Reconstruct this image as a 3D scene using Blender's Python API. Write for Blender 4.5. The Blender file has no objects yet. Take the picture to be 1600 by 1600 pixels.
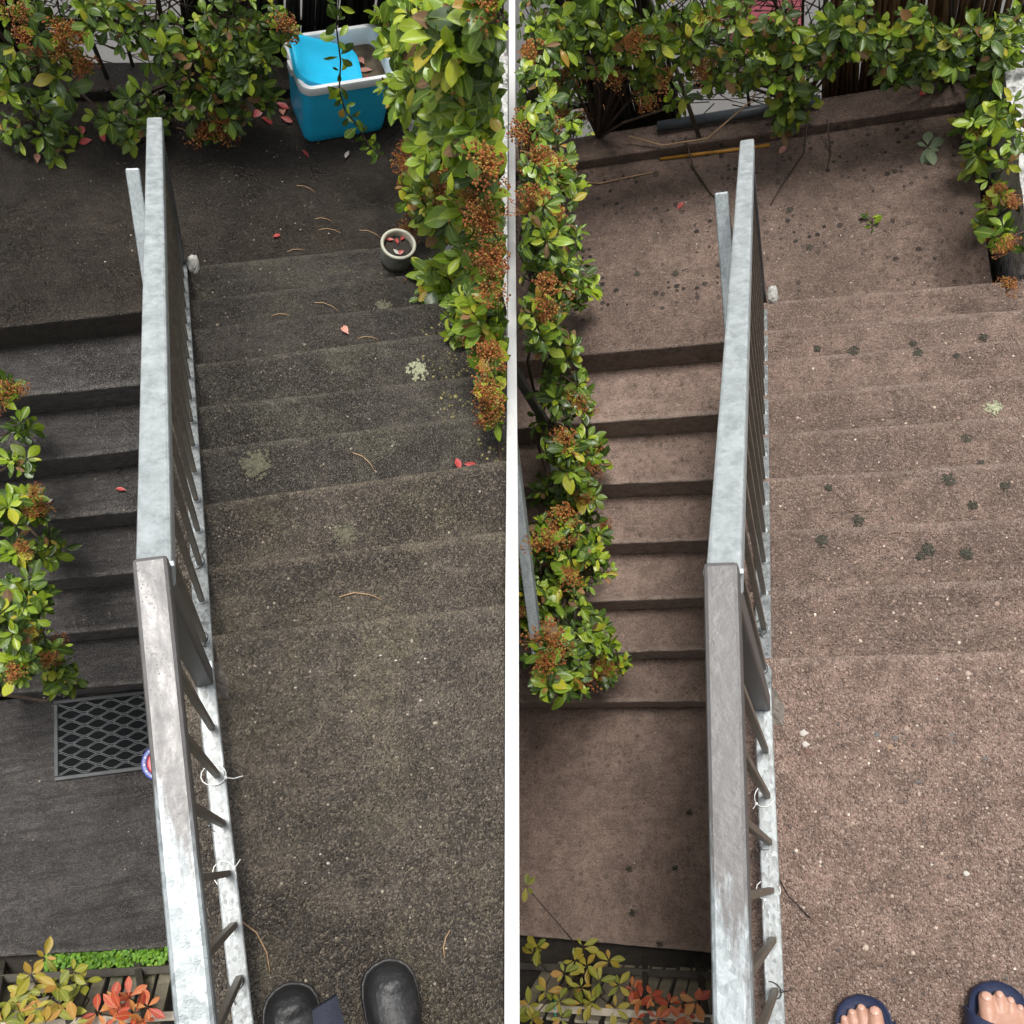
import bpy, bmesh, math, random
from mathutils import Matrix, Vector, noise
ORD = ['first', 'second', 'third', 'fourth', 'fifth', 'sixth', 'seventh', 'eighth', 'ninth', 'tenth']
rad = math.radians
SC = bpy.context.scene
COL = SC.collection
# ------------------------------------------------------------------ camera
CAM_POS = Vector((0, 0, 2.15))
CAM_TILT = rad(20.0)                       # from straight down, towards +Y
cam = bpy.data.cameras.new('camera'); camo = bpy.data.objects.new('camera', cam); COL.objects.link(camo)
cam.sensor_width = 36; cam.lens = 1550 / 1600 * 36; cam.clip_start = .02; cam.clip_end = 2000
camo.location = CAM_POS; camo.rotation_euler = (CAM_TILT, 0, 0); SC.camera = camo
# ------------------------------------------------------------------ overcast sky and soft sun
SUN_EL, SUN_AZ = rad(82), rad(0)           # bright patch of cloud nearly overhead
world = bpy.data.worlds.new('World'); SC.world = world; world.use_nodes = True
wn = world.node_tree; bg = wn.nodes['Background']
sky = wn.nodes.new('ShaderNodeTexSky'); sky.sky_type = 'NISHITA'; sky.sun_disc = False
sky.sun_elevation = SUN_EL; sky.sun_rotation = SUN_AZ; sky.air_density = 1.0; sky.dust_density = 4.0; sky.ozone_density = .6
hs = wn.nodes.new('ShaderNodeHueSaturation'); hs.inputs['Saturation'].default_value = .18
wn.links.new(sky.outputs[0], hs.inputs['Color']); wn.links.new(hs.outputs[0], bg.inputs[0]); bg.inputs[1].default_value = .066
sl = bpy.data.lights.new('sun', 'SUN'); slo = bpy.data.objects.new('sun', sl); COL.objects.link(slo)
sl.energy = 1.5; sl.angle = rad(18); sl.color = (1, .97, .93)
slo.rotation_euler = (rad(90) - SUN_EL, 0, rad(180) - SUN_AZ); slo.location = (0, -2, 6)
cy = SC.cycles; cy.max_bounces = 6; cy.diffuse_bounces = 4; cy.glossy_bounces = 2; cy.transmission_bounces = 3; cy.use_adaptive_sampling = True; cy.adaptive_threshold = .025; cy.use_denoising = True
SC.view_settings.view_transform = 'Standard'; SC.view_settings.look = 'None'
SC.view_settings.exposure = 1.38; SC.view_settings.gamma = 1.0; SC.view_settings.use_curve_mapping = False

# ------------------------------------------------------------------ the two stair wells (metres, X right, Y away, Z up, origin at the top nosing under the railing)
class Place: pass
def place(side, cam_local, M, rise, h, yb, ye, N, LO, edge):
    p = Place(); p.side = side; p.c = Vector(cam_local); p.M = Matrix(M); p.r = rise; p.h = h; p.yb = yb; p.ye = ye
    p.N = N; p.LO = LO; p.edge = edge; p.t = .21; p.zl = -9 * rise; p.z0 = -16 * rise
    Mc = Matrix(((1, 0, 0), (0, math.cos(CAM_TILT), math.sin(CAM_TILT)), (0, math.sin(CAM_TILT), -math.cos(CAM_TILT))))
    Rm = Mc.transposed() @ p.M
    p.T = Matrix.Translation(CAM_POS - Rm @ p.c) @ Rm.to_4x4()
    p.n = Vector(M[0]); p.off = p.n.dot(p.c)          # the added divider's middle plane between the two stair wells
    p.slope = rise / .21
    return p
L = place('left', (.122, -.452, 2.087), ((0.95891, -0.19746, 0.20374), (0.12376, 0.93727, 0.32590), (0.25531, 0.28729, -0.92319)),
          .15326, .8194, -.067, 1.697,
          [(.019, -.045), (.209, -.012), (.413, .035), (.626, .022), (.823, .02), (1.036, .05), (1.246, .04), (1.443, .06), (1.674, .055)],
          [(1.602, .055), (1.374, .018), (1.172, .014), (.962, -.03), (.752, -.045), (.562, -.05), (.345, -.08)], (-.745, -.17))
Rt = place('right', (.093, -.457, 2.234), ((0.95963, 0.04513, -0.27762), (0.05241, 0.94107, 0.33414), (-0.27634, 0.33520, -0.90071)),
          .16364, 1.0192, -.099, 1.7355,
          [(0, .02), (.197, .024), (.405, .01), (.62, .005), (.83, 0), (1.045, -.005), (1.26, -.01), (1.472, -.018), (1.69, -.022)],
          [(1.62, -.006), (1.373, -.005), (1.137, -.02), (.92, -.01), (.711, .01), (.514, .02), (.302, .008)], (-.79, -.02))

# ------------------------------------------------------------------ mesh helpers
def new_obj(name, me, mat=None, parent=None, P=None, loc=None, rot=None):
    o = bpy.data.objects.new(name, me); COL.objects.link(o)
    if me is not None and mat is not None and not me.materials: me.materials.append(mat)
    if parent is not None:
        o.parent = parent
        if loc is not None or rot is not None:
            o.matrix_local = Matrix.Translation(loc or (0, 0, 0)) @ (rot or Matrix.Identity(4))
    else:
        m = Matrix.Translation(loc or (0, 0, 0)) @ (rot or Matrix.Identity(4))
        o.matrix_world = (P.T if P else Matrix.Identity(4)) @ m
    return o
def tag(o, label, cat=None, group=None, kind=None):
    o['label'] = label
    if cat: o['category'] = cat
    if group: o['group'] = group
    if kind: o['kind'] = kind
    return o
class MB:
    def __init__(s): s.v = []; s.f = []; s.uv = None
    def add(s, v, f):
        b = len(s.v); s.v += [tuple(a) for a in v]; s.f += [tuple(b + i for i in q) for q in f]; return s
    def box(s, c, d, rot=None, bev=0):
        x, y, z = (a / 2 for a in d)
        if bev:
            bm = bmesh.new(); bmesh.ops.create_cube(bm, size=1)
            for v in bm.verts: v.co = Vector((v.co.x * d[0], v.co.y * d[1], v.co.z * d[2]))
            bmesh.ops.bevel(bm, geom=bm.edges[:], offset=bev, segments=2, affect='EDGES', profile=.5)
            bm.verts.index_update(); vs = [v.co.copy() for v in bm.verts]; fs = [[v.index for v in f.verts] for f in bm.faces]; bm.free()
        else:
            vs = [Vector(a) for a in ((-x, -y, -z), (x, -y, -z), (x, y, -z), (-x, y, -z), (-x, -y, z), (x, -y, z), (x, y, z), (-x, y, z))]
            fs = [(0, 3, 2, 1), (4, 5, 6, 7), (0, 1, 5, 4), (1, 2, 6, 5), (2, 3, 7, 6), (3, 0, 4, 7)]
        if rot is not None: vs = [rot @ v for v in vs]
        return s.add([v + Vector(c) for v in vs], fs)
    def tube(s, path, r, seg=6, flat=None):
        path = [Vector(p) for p in path]; rr = r if isinstance(r, (list, tuple)) else [r] * len(path); v = []; f = []
        for i, p in enumerate(path):
            d = (path[min(i + 1, len(path) - 1)] - path[max(i - 1, 0)]).normalized()
            a = d.cross(Vector((0, 0, 1)));
            if a.length < 1e-3: a = d.cross(Vector((1, 0, 0)))
            a.normalize(); b = d.cross(a)
            for k in range(seg):
                t = 2 * math.pi * k / seg
                v.append(p + a * math.cos(t) * rr[i] + b * math.sin(t) * rr[i] * (flat or 1))
        for i in range(len(path) - 1):
            for k in range(seg):
                f.append((i * seg + k, i * seg + (k + 1) % seg, (i + 1) * seg + (k + 1) % seg, (i + 1) * seg + k))
        f.append(tuple(range(seg - 1, -1, -1))); f.append(tuple((len(path) - 1) * seg + k for k in range(seg)))
        return s.add(v, f)
    def loft(s, rings, cap0=True, cap1=True):
        n = len(rings[0]); v = [p for r in rings for p in r]; f = []
        for i in range(len(rings) - 1):
            for k in range(n): f.append((i * n + k, i * n + (k + 1) % n, (i + 1) * n + (k + 1) % n, (i + 1) * n + k))
        if cap0: f.append(tuple(range(n - 1, -1, -1)))
        if cap1: f.append(tuple((len(rings) - 1) * n + k for k in range(n)))
        return s.add(v, f)
    def mesh(s, name='mesh', smooth=False):
        me = bpy.data.meshes.new(name); me.from_pydata(s.v, [], s.f); me.update()
        if smooth: me.polygons.foreach_set('use_smooth', [True] * len(me.polygons))
        return me
    def build(s, name, mat, parent=None, P=None, loc=None, rot=None, smooth=False):
        return new_obj(name, s.mesh(name, smooth), mat, parent, P, loc, rot)
def fix_normals(me):
    bm = bmesh.new(); bm.from_mesh(me); bmesh.ops.recalc_face_normals(bm, faces=bm.faces[:]); bm.to_mesh(me); bm.free()
def smooth_by_angle(me, ang=40):
    me.polygons.foreach_set('use_smooth', [True] * len(me.polygons))
    bm = bmesh.new(); bm.from_mesh(me)
    for e in bm.edges:
        e.smooth = not (len(e.link_faces) == 2 and e.calc_face_angle(0) > rad(ang))
    bm.to_mesh(me); bm.free()
def clip_seam(me, P):
    """end the mesh at the face of the added divider"""
    bm = bmesh.new(); bm.from_mesh(me); sgn = 1 if P is L else -1
    pn = P.n * sgn; co = P.n * (P.off - sgn * .0165) / P.n.length_squared
    r = bmesh.ops.bisect_plane(bm, geom=bm.verts[:] + bm.edges[:] + bm.faces[:], plane_co=co, plane_no=pn, clear_outer=True)
    ed = [e for e in r['geom_cut'] if isinstance(e, bmesh.types.BMEdge)]
    if ed:
        try: bmesh.ops.holes_fill(bm, edges=ed)
        except Exception: pass
    bm.to_mesh(me); bm.free(); return me
def in_seam(P, X, m=.03):
    d = P.n.dot(Vector(X)) - P.off
    return (d < -m) if P is L else (d > m)

# ------------------------------------------------------------------ node helpers and materials
def mat_new(name):
    m = bpy.data.materials.new(name); m.use_nodes = True; nt = m.node_tree
    return m, nt, nt.nodes['Principled BSDF']
def nd(nt, t, **kw):
    n = nt.nodes.new('ShaderNode' + t)
    for k, v in kw.items():
        if k in n.inputs: n.inputs[k].default_value = v
        else: setattr(n, k, v)
    return n
def lk(nt, a, b): nt.links.new(a, b)
def mix(nt, fac, a, b, mode='MIX'):
    n = nt.nodes.new('ShaderNodeMix'); n.data_type = 'RGBA'; n.blend_type = mode
    for sock, v in ((n.inputs[0], fac), (n.inputs[6], a), (n.inputs[7], b)):
        if hasattr(v, 'node'): lk(nt, v, sock)
        elif sock.type == 'VALUE': sock.default_value = v
        else: sock.default_value = (*v[:3], 1)
    return n.outputs[2]
def ramp(nt, fac, stops):
    n = nt.nodes.new('ShaderNodeValToRGB'); e = n.color_ramp.elements
    while len(e) < len(stops): e.new(.5)
    for x, (p, c) in zip(e, stops):
        x.position = p; x.color = (c, c, c, 1) if isinstance(c, (int, float)) else (*c, 1)
    lk(nt, fac, n.inputs[0]); return n.outputs[0]
def math_(nt, op, a, b=0.0, c=None):
    n = nt.nodes.new('ShaderNodeMath'); n.operation = op
    for i, v in enumerate((a, b) if c is None else (a, b, c)):
        if hasattr(v, 'node'): lk(nt, v, n.inputs[i])
        else: n.inputs[i].default_value = v
    return n.outputs[0]
def coords(nt, scale=(1, 1, 1), out='Object'):
    tc = nt.nodes.new('ShaderNodeTexCoord'); mp = nt.nodes.new('ShaderNodeMapping'); mp.inputs['Scale'].default_value = scale
    lk(nt, tc.outputs[out], mp.inputs[0]); return mp.outputs[0]
def noise_(nt, vec, scale, detail=4, rough=.55):
    n = nd(nt, 'TexNoise', Scale=scale, Detail=detail, Roughness=rough); lk(nt, vec, n.inputs['Vector']); return n.outputs[0]
def voro(nt, vec, scale, feat='F1', rnd=1):
    n = nd(nt, 'TexVoronoi', Scale=scale, Randomness=rnd); n.feature = feat; lk(nt, vec, n.inputs['Vector']); return n
def bump(nt, bsdf, pairs):
    prev = None
    for hgt, st, dist in pairs:
        b = nd(nt, 'Bump', Strength=st, Distance=dist); lk(nt, hgt, b.inputs['Height'])
        if prev: lk(nt, prev, b.inputs['Normal'])
        prev = b.outputs[0]
    lk(nt, prev, bsdf.inputs['Normal'])
def concrete(name, c1, c2, pebble, algae=None, ridge=.5, rough=(.38, .7), pits=.0, streak=.25, grain=210, peb_amt=.5, wet=.5, patch=.5, crack=0.0, worn=.4, rscale=(9, 42, 42)):
    m, nt, b = mat_new(name); co = coords(nt)
    big = noise_(nt, co, 2.3, 6, .6); mid = noise_(nt, co, 14, 5, .6); fine = noise_(nt, co, 85, 4, .65)
    rc = coords(nt, rscale); rid = noise_(nt, rc, 1.0, 6, .68); lump = noise_(nt, co, 38, 5, .7)
    v = voro(nt, co, grain); sep = nd(nt, 'SeparateColor'); lk(nt, v.outputs['Color'], sep.inputs[0])
    col = mix(nt, ramp(nt, big, [(.33, 0), (.68, 1)]), c1, c2)
    col = mix(nt, math_(nt, 'MULTIPLY', ramp(nt, mid, [(.38, 0), (.62, 1)]), .6), col, [a * .5 for a in c1])
    col = mix(nt, math_(nt, 'MULTIPLY', ramp(nt, lump, [(.36, 1), (.5, 0)]), .5), col, [a * .35 for a in c1])
    pt = ramp(nt, noise_(nt, coords(nt, (1, 1.4, 1)), 1.7, 7, .7), [(.40, 1), (.56, 0)])
    col = mix(nt, math_(nt, 'MULTIPLY', pt, patch), col, [a * .45 for a in c1])
    if algae:
        a1 = noise_(nt, coords(nt, (1.3, 1, 1)), 3.1, 7, .68)
        am = math_(nt, 'MULTIPLY', ramp(nt, a1, [(.50, 0), (.62, 1)]), ramp(nt, fine, [(.35, .1), (.62, 1)]))
        col = mix(nt, math_(nt, 'MULTIPLY', am, algae[1]), col, algae[0])
    col = mix(nt, math_(nt, 'MULTIPLY', ramp(nt, sep.outputs[0], [(.62, 0), (.98, 1)]), peb_amt), col, pebble)
    col = mix(nt, math_(nt, 'MULTIPLY', ramp(nt, sep.outputs[1], [(.7, 0), (1, 1)]), .6), col, [a * .3 for a in c1])
    col = mix(nt, math_(nt, 'MULTIPLY', ramp(nt, rid, [(.35, 1), (.55, 0)]), streak), col, [a * .35 for a in c1])
    hl = []
    if crack:
        cn = noise_(nt, coords(nt, (1.6, 11, 3)), 1.0, 3, .5); cm = ramp(nt, math_(nt, 'ABSOLUTE', math_(nt, 'SUBTRACT', cn, .47)), [(.0, 1), (.012, 0)])
        cm = math_(nt, 'MULTIPLY', cm, ramp(nt, noise_(nt, co, 5, 2), [(.45, 0), (.58, 1)])); col = mix(nt, math_(nt, 'MULTIPLY', cm, crack), col, [a * .2 for a in c1]); hl.append((math_(nt, 'SUBTRACT', 1, cm), .5, .004))
    if pits:
        pv = voro(nt, co, 34); ps = nd(nt, 'SeparateColor'); lk(nt, pv.outputs['Color'], ps.inputs[0])
        lim = math_(nt, 'MULTIPLY', ramp(nt, ps.outputs[0], [(.45, 0), (1, 1)]), .44)
        pm = math_(nt, 'MULTIPLY', math_(nt, 'LESS_THAN', pv.outputs['Distance'], lim), ramp(nt, noise_(nt, co, 3.4, 2), [(.42, .25), (.6, 1)]))
        col = mix(nt, math_(nt, 'MULTIPLY', pm, pits), col, (.02, .018, .016)); hl.append((math_(nt, 'SUBTRACT', 1, pm), .6, .004))
    lk(nt, col, b.inputs['Base Color'])
    wa = nd(nt, 'Attribute', attribute_name='lit_wear'); wf = math_(nt, 'MULTIPLY', wa.outputs['Fac'], ramp(nt, noise_(nt, co, 30, 5, .7), [(.38, .15), (.6, 1)]))
    col2 = mix(nt, math_(nt, 'MULTIPLY', wf, worn), col, pebble); lk(nt, col2, b.inputs['Base Color'])        # nosings worn pale, their lit edge painted in as well
    ro = ramp(nt, noise_(nt, co, 6, 5, .65), [(.34, rough[0]), (.66, rough[1])]); lk(nt, math_(nt, 'SUBTRACT', ro, math_(nt, 'MULTIPLY', pt, .16 * (patch > .45))), b.inputs['Roughness'])
    b.inputs['Specular IOR Level'].default_value = wet
    bump(nt, b, [(rid, ridge, .012), (lump, .7, .010), (math_(nt, 'SUBTRACT', 1, v.outputs['Distance']), .85, .007), (fine, .5, .005)] + hl)
    return m
def simple(name, col, rough=.5, metal=0, var=.15, vscale=20, spec=.5, bmp=0, bscale=60, coat=0, dirt=None):
    m, nt, b = mat_new(name); co = coords(nt); n = noise_(nt, co, vscale, 5, .6)
    c = mix(nt, ramp(nt, n, [(.3, 0), (.7, 1)]), [a * (1 - var) for a in col], [min(1, a * (1 + var)) for a in col])
    if dirt:
        d = ramp(nt, noise_(nt, co, dirt[1], 6, .7), [(dirt[2], 0), (dirt[2] + .15, 1)]); c = mix(nt, d, c, dirt[0])
    lk(nt, c, b.inputs['Base Color']); b.inputs['Roughness'].default_value = rough; b.inputs['Metallic'].default_value = metal
    b.inputs['Specular IOR Level'].default_value = spec; b.inputs['Coat Weight'].default_value = coat
    lk(nt, math_(nt, 'MULTIPLY_ADD', n, .25, rough - .12), b.inputs['Roughness'])
    if bmp: bump(nt, b, [(noise_(nt, co, bscale, 4, .6), bmp, .01)])
    return m
def leaf_mat(name, stops, rib, gloss=.23, trans=.22):
    m, nt, b = mat_new(name)
    oi = nd(nt, 'ObjectInfo'); ge = nd(nt, 'NewGeometry')
    rnd = math_(nt, 'FRACT', math_(nt, 'ADD', oi.outputs['Random'], ge.outputs['Random Per Island']))
    base = ramp(nt, rnd, stops)
    uv = nd(nt, 'UVMap'); sp = nd(nt, 'SeparateXYZ'); lk(nt, uv.outputs[0], sp.inputs[0])
    du = math_(nt, 'ABSOLUTE', math_(nt, 'SUBTRACT', sp.outputs[0], .5))
    base = mix(nt, math_(nt, 'MULTIPLY', ramp(nt, du, [(.0, 1), (.07, 0)]), .65), base, rib)
    vein = nd(nt, 'TexWave', Scale=9, Distortion=1.5); mp = nd(nt, 'Mapping'); mp.inputs['Rotation'].default_value = (0, 0, .6); lk(nt, uv.outputs[0], mp.inputs[0]); lk(nt, mp.outputs[0], vein.inputs[0])
    base = mix(nt, math_(nt, 'MULTIPLY', vein.outputs[1], .14), base, rib)
    blot = noise_(nt, uv.outputs[0], 3.0, 4, .6)
    base = mix(nt, math_(nt, 'MULTIPLY', ramp(nt, blot, [(.45, 0), (.7, 1)]), .25), base, (.22, .2, .03))
    lk(nt, base, b.inputs['Base Color']); b.inputs['Roughness'].default_value = gloss; b.inputs['Specular IOR Level'].default_value = .5
    bump(nt, b, [(vein.outputs[1], .25, .004)])
    tr = nd(nt, 'BsdfTranslucent'); lk(nt, mix(nt, .5, base, (.25, .4, .02)), tr.inputs[0]); ms = nd(nt, 'MixShader'); ms.inputs[0].default_value = trans
    lk(nt, b.outputs[0], ms.inputs[1]); lk(nt, tr.outputs[0], ms.inputs[2]); lk(nt, ms.outputs[0], nt.nodes['Material Output'].inputs[0])
    return m
def zinc(name, brown_from=None, dark=(.27, .30, .307), light=(.45, .485, .495), stain=.75, mott=20):
    m, nt, b = mat_new(name); co = coords(nt)
    sp = voro(nt, coords(nt, (1, .6, 1)), 170); s = nd(nt, 'SeparateColor'); lk(nt, sp.outputs['Color'], s.inputs[0])
    n = noise_(nt, coords(nt, (2, .7, 2)), mott, 6, .65)
    c = mix(nt, ramp(nt, n, [(.32, 0), (.68, 1)]), dark, light)
    c = mix(nt, math_(nt, 'MULTIPLY', s.outputs[0], .38), c, (.52, .57, .585))
    c = mix(nt, ramp(nt, noise_(nt, coords(nt, (40, 3, 40)), 3, 4, .7), [(.62, 0), (.7, .35)]), c, (.6, .64, .65))
    c = mix(nt, ramp(nt, noise_(nt, co, 24, 6, .75), [(.68, 0), (.76, .25)]), c, (.16, .125, .10))
    c = mix(nt, ramp(nt, noise_(nt, co, 55, 5, .7), [(.64, 0), (.78, stain)]), c, (.2, .21, .2))
    if brown_from is not None:           # grey-brown reflection in wet zinc, painted near the welded bend
        x = nd(nt, 'SeparateXYZ'); lk(nt, coords(nt), x.inputs[0])
        e = math_(nt, 'ADD', math_(nt, 'MULTIPLY', math_(nt, 'SUBTRACT', x.outputs[1], brown_from), 6.0), math_(nt, 'MULTIPLY', math_(nt, 'SUBTRACT', noise_(nt, coords(nt, (3, .5, 1)), 30, 5, .7), .5), 2.2))
        e = math_(nt, 'ADD', e, math_(nt, 'MULTIPLY', x.outputs[0], 14.0))
        c = mix(nt, ramp(nt, e, [(.3, 0), (.75, .9)]), c, (.100, .092, .089))
    lk(nt, c, b.inputs['Base Color']); b.inputs['Metallic'].default_value = .25
    lk(nt, ramp(nt, n, [(.3, .32), (.7, .55)]), b.inputs['Roughness'])
    drops = voro(nt, co, 210); dn = ramp(nt, noise_(nt, co, 18, 3), [(.5, 0), (.62, 1)]); db = math_(nt, 'MULTIPLY', ramp(nt, drops.outputs['Distance'], [(.05, 1), (.26, 0)]), dn)
    bump(nt, b, [(noise_(nt, co, 40, 4, .6), .25, .004), (db, .16, .0015)])
    return m
M = {}
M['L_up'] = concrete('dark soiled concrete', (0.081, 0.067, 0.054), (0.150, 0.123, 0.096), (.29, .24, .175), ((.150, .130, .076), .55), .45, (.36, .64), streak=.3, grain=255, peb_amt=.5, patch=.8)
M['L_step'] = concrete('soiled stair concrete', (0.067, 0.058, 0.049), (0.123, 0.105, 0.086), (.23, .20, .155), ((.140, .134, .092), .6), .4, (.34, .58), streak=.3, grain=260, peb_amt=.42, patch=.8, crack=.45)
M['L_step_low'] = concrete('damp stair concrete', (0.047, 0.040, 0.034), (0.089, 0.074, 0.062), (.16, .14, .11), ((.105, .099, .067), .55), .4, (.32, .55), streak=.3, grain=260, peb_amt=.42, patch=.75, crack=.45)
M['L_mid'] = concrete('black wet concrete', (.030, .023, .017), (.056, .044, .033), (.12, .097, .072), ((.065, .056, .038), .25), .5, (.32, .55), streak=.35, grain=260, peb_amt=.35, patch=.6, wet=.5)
M['L_low'] = concrete('grey wet concrete', (0.069, 0.062, 0.059), (0.122, 0.109, 0.101), (.24, .22, .20), None, 1.0, (.34, .56), streak=.7, grain=270, peb_amt=.3, patch=.65, wet=.6, worn=.6, rscale=(4.5, 46, 46))
M['R_up'] = concrete('clean brown concrete', (0.237, 0.159, 0.124), (0.315, 0.216, 0.172), (.46, .36, .30), None, .35, (.48, .75), streak=.12, grain=250, peb_amt=.55, wet=.35, patch=.2)
M['R_step'] = concrete('clean stair concrete', (0.219, 0.149, 0.117), (0.300, 0.208, 0.166), (.44, .345, .285), ((.12, .094, .08), .5), .35, (.48, .75), streak=.2, grain=255, peb_amt=.5, wet=.35, patch=.35, crack=.3)
M['R_mid'] = concrete('clean landing concrete', (0.208, 0.142, 0.111), (0.289, 0.202, 0.161), (.42, .33, .275), None, .4, (.42, .7), pits=.92, streak=.2, grain=255, peb_amt=.45, wet=.4, patch=.35)
M['R_low'] = concrete('clean lower concrete', (0.367, 0.257, 0.206), (0.472, 0.337, 0.271), (.56, .45, .38), None, .45, (.45, .72), pits=.35, streak=.22, grain=260, peb_amt=.45, wet=.4, patch=.25, worn=.6)  # same concrete as the upper landing, lightened to make up for missing light
M['soil'] = simple('dark soil', (.025, .02, .015), .9, var=.4, bmp=.8)
M['ground'] = simple('garden ground', (.045, .05, .025), .95, var=.4, vscale=3, bmp=.8, bscale=30)
M['white_divider'] = simple('white divider paint', (.56, .56, .55), .7, var=.05, vscale=6, bmp=.25, bscale=120, dirt=((.5, .5, .46), 5, .62))
M['rough_white'] = simple('weathered roughcast', (.50, .50, .48), .75, var=.35, vscale=60, bmp=1.0, bscale=70, dirt=((.10, .095, .085), 38, .5))
M['zinc'] = zinc('galvanised steel'); M['zincL'] = zinc('galvanised steel with painted reflection left', -.42, (.12, .138, .143), (.28, .31, .32), .75, 26); M['zincR'] = zinc('galvanised steel with painted reflection right', -.50, (.12, .138, .143), (.28, .31, .32), .75, 26); M['zinc_mid'] = zinc('grey galvanised steel', None, (.20, .225, .23), (.34, .375, .38), .7, 14)
M['zinc_dull'] = zinc('dull stained galvanised steel', None, (.09, .094, .09), (.25, .262, .258), .9)
M['bar'] = simple('weathered baluster steel', (.17, .145, .115), .5, .3, .3, 40, dirt=((.5, .52, .5), 14, .62))
M['post'] = simple('dark grey post steel', (.13, .13, .13), .45, .4, .25, 20)
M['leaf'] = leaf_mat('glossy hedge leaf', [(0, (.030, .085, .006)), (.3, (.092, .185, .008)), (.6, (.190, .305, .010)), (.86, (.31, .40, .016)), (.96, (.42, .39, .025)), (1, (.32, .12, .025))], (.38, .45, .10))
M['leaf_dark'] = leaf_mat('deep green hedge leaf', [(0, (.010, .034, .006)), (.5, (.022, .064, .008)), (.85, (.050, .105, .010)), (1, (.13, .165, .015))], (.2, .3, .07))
M['creeper'] = leaf_mat('yellow creeper leaf', [(0, (.12, .17, .015)), (.4, (.26, .26, .02)), (.75, (.38, .30, .03)), (1, (.42, .18, .04))], (.5, .42, .12), .4)
M['creeper_red'] = leaf_mat('red creeper leaf', [(0, (.35, .015, .02)), (.5, (.48, .05, .025)), (.8, (.52, .16, .04)), (1, (.55, .25, .07))], (.6, .3, .15), .4)
M['bud'] = leaf_mat('rusty flower buds', [(0, (.13, .030, .016)), (.3, (.30, .070, .028)), (.6, (.44, .135, .040)), (.85, (.50, .24, .065)), (1, (.32, .32, .07))], (.4, .2, .05), .6, .1)
M['dead_leaf'] = leaf_mat('dead brown leaf', [(0, (.09, .045, .02)), (.6, (.20, .10, .04)), (1, (.30, .14, .05))], (.3, .18, .08), .5)
M['twig'] = simple('shrub twigs', (.045, .028, .018), .7, var=.4)
M['reed'] = simple('old reed', (.17, .10, .045), .6, var=.55, vscale=12)
M['reed_dark'] = simple('dark damp stakes', (.032, .026, .018), .65, var=.5, vscale=12)
M['wood'] = simple('grey fence wood', (.30, .265, .19), .7, var=.35, vscale=18, bmp=.3); M['wood_dark'] = simple('dark fence post wood', (.05, .043, .032), .75, var=.4, bmp=.3)
M['wood_pale'] = simple('bleached fence rail', (.42, .36, .28), .7, var=.3, bmp=.3)
M['pebbledash'] = simple('pale render', (.11, .108, .104), .8, var=.1)
M['pink'] = simple('pink painted board', (.72, .20, .25), .5, var=.08)
M['blue'] = simple('cooler blue plastic', (.02, .55, .90), .34, var=.06, vscale=8, bmp=.04, bscale=200, dirt=((.02, .16, .25), 3, .74))
M['lid_blue'] = simple('lid blue plastic', (.02, .55, .90), .36, var=.06, vscale=8, bmp=.04, bscale=200, dirt=((.02, .16, .25), 9, .70))
M['white_plastic'] = simple('cooler white plastic', (.74, .76, .77), .38, var=.05, dirt=((.3, .3, .27), 30, .68)); M['inside'] = simple('dirty cooler inside', (.16, .13, .09), .5, var=.5)
M['glaze'] = simple('grey stoneware glaze', (.21, .215, .185), .35, var=.35, vscale=30); M['rim'] = simple('pale pot rim', (.42, .41, .33), .4, var=.15)
M['rubber'] = simple('mat rubber', (.004, .005, .0055), .8, var=.3, spec=.12); M['rubber_edge'] = simple('mat edge rubber', (.022, .024, .026), .55, var=.25); M['rubber_rib'] = simple('mat rib rubber', (.13, .14, .145), .6, var=.2)
M['boot'] = simple('black boot rubber', (.014, .014, .015), .5, var=.6, vscale=18, bmp=.7, bscale=16, dirt=((.06, .058, .055), 14, .58)); M['navy'] = simple('navy foam', (.018, .026, .065), .55, var=.15, bmp=.1, bscale=150)
M['cloth'] = simple('navy cloth', (.02, .024, .04), .85, var=.2, bmp=.2, bscale=300)
M['tie_white'] = simple('white cable tie', (.7, .7, .68), .4, var=.05); M['tie_black'] = simple('black cable tie', (.012, .012, .012), .45)
M['green_string'] = simple('green string', (.02, .42, .30), .6)
M['fallen_red'] = simple('fallen red leaf', (.36, .055, .05), .45, var=.4, vscale=50); M['fallen_pink'] = simple('fallen pale leaf', (.52, .25, .19), .5, var=.3, vscale=40)
M['needle'] = simple('dry pine needle', (.34, .22, .12), .6, var=.3); M['petal'] = simple('white petal', (.40, .37, .33), .6, var=.05)
M['lichen'] = simple('pale lichen', (.33, .34, .22), .9, var=.35, vscale=120, bmp=.8, bscale=150); M['lichen_dark'] = simple('dark lichen', (.055, .052, .038), .95, var=.5, vscale=150, bmp=.8, bscale=150)
M['mortar'] = simple('cement patch', (.13, .112, .095), .9, var=.5, vscale=60, bmp=.8, bscale=50)
M['moss'] = leaf_mat('bright ground weeds', [(0, (.05, .15, .012)), (.6, (.12, .30, .02)), (1, (.24, .42, .03))], (.15, .3, .03), .5)
M['orange'] = simple('orange cane', (.42, .20, .03), .6, var=.3); M['pipe'] = simple('dark grey pipe', (.06, .07, .08), .35, var=.2)
M['red'] = simple('red plastic', (.62, .05, .07), .4); M['deep_blue'] = simple('deep blue plastic', (.015, .04, .28), .35)
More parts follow.
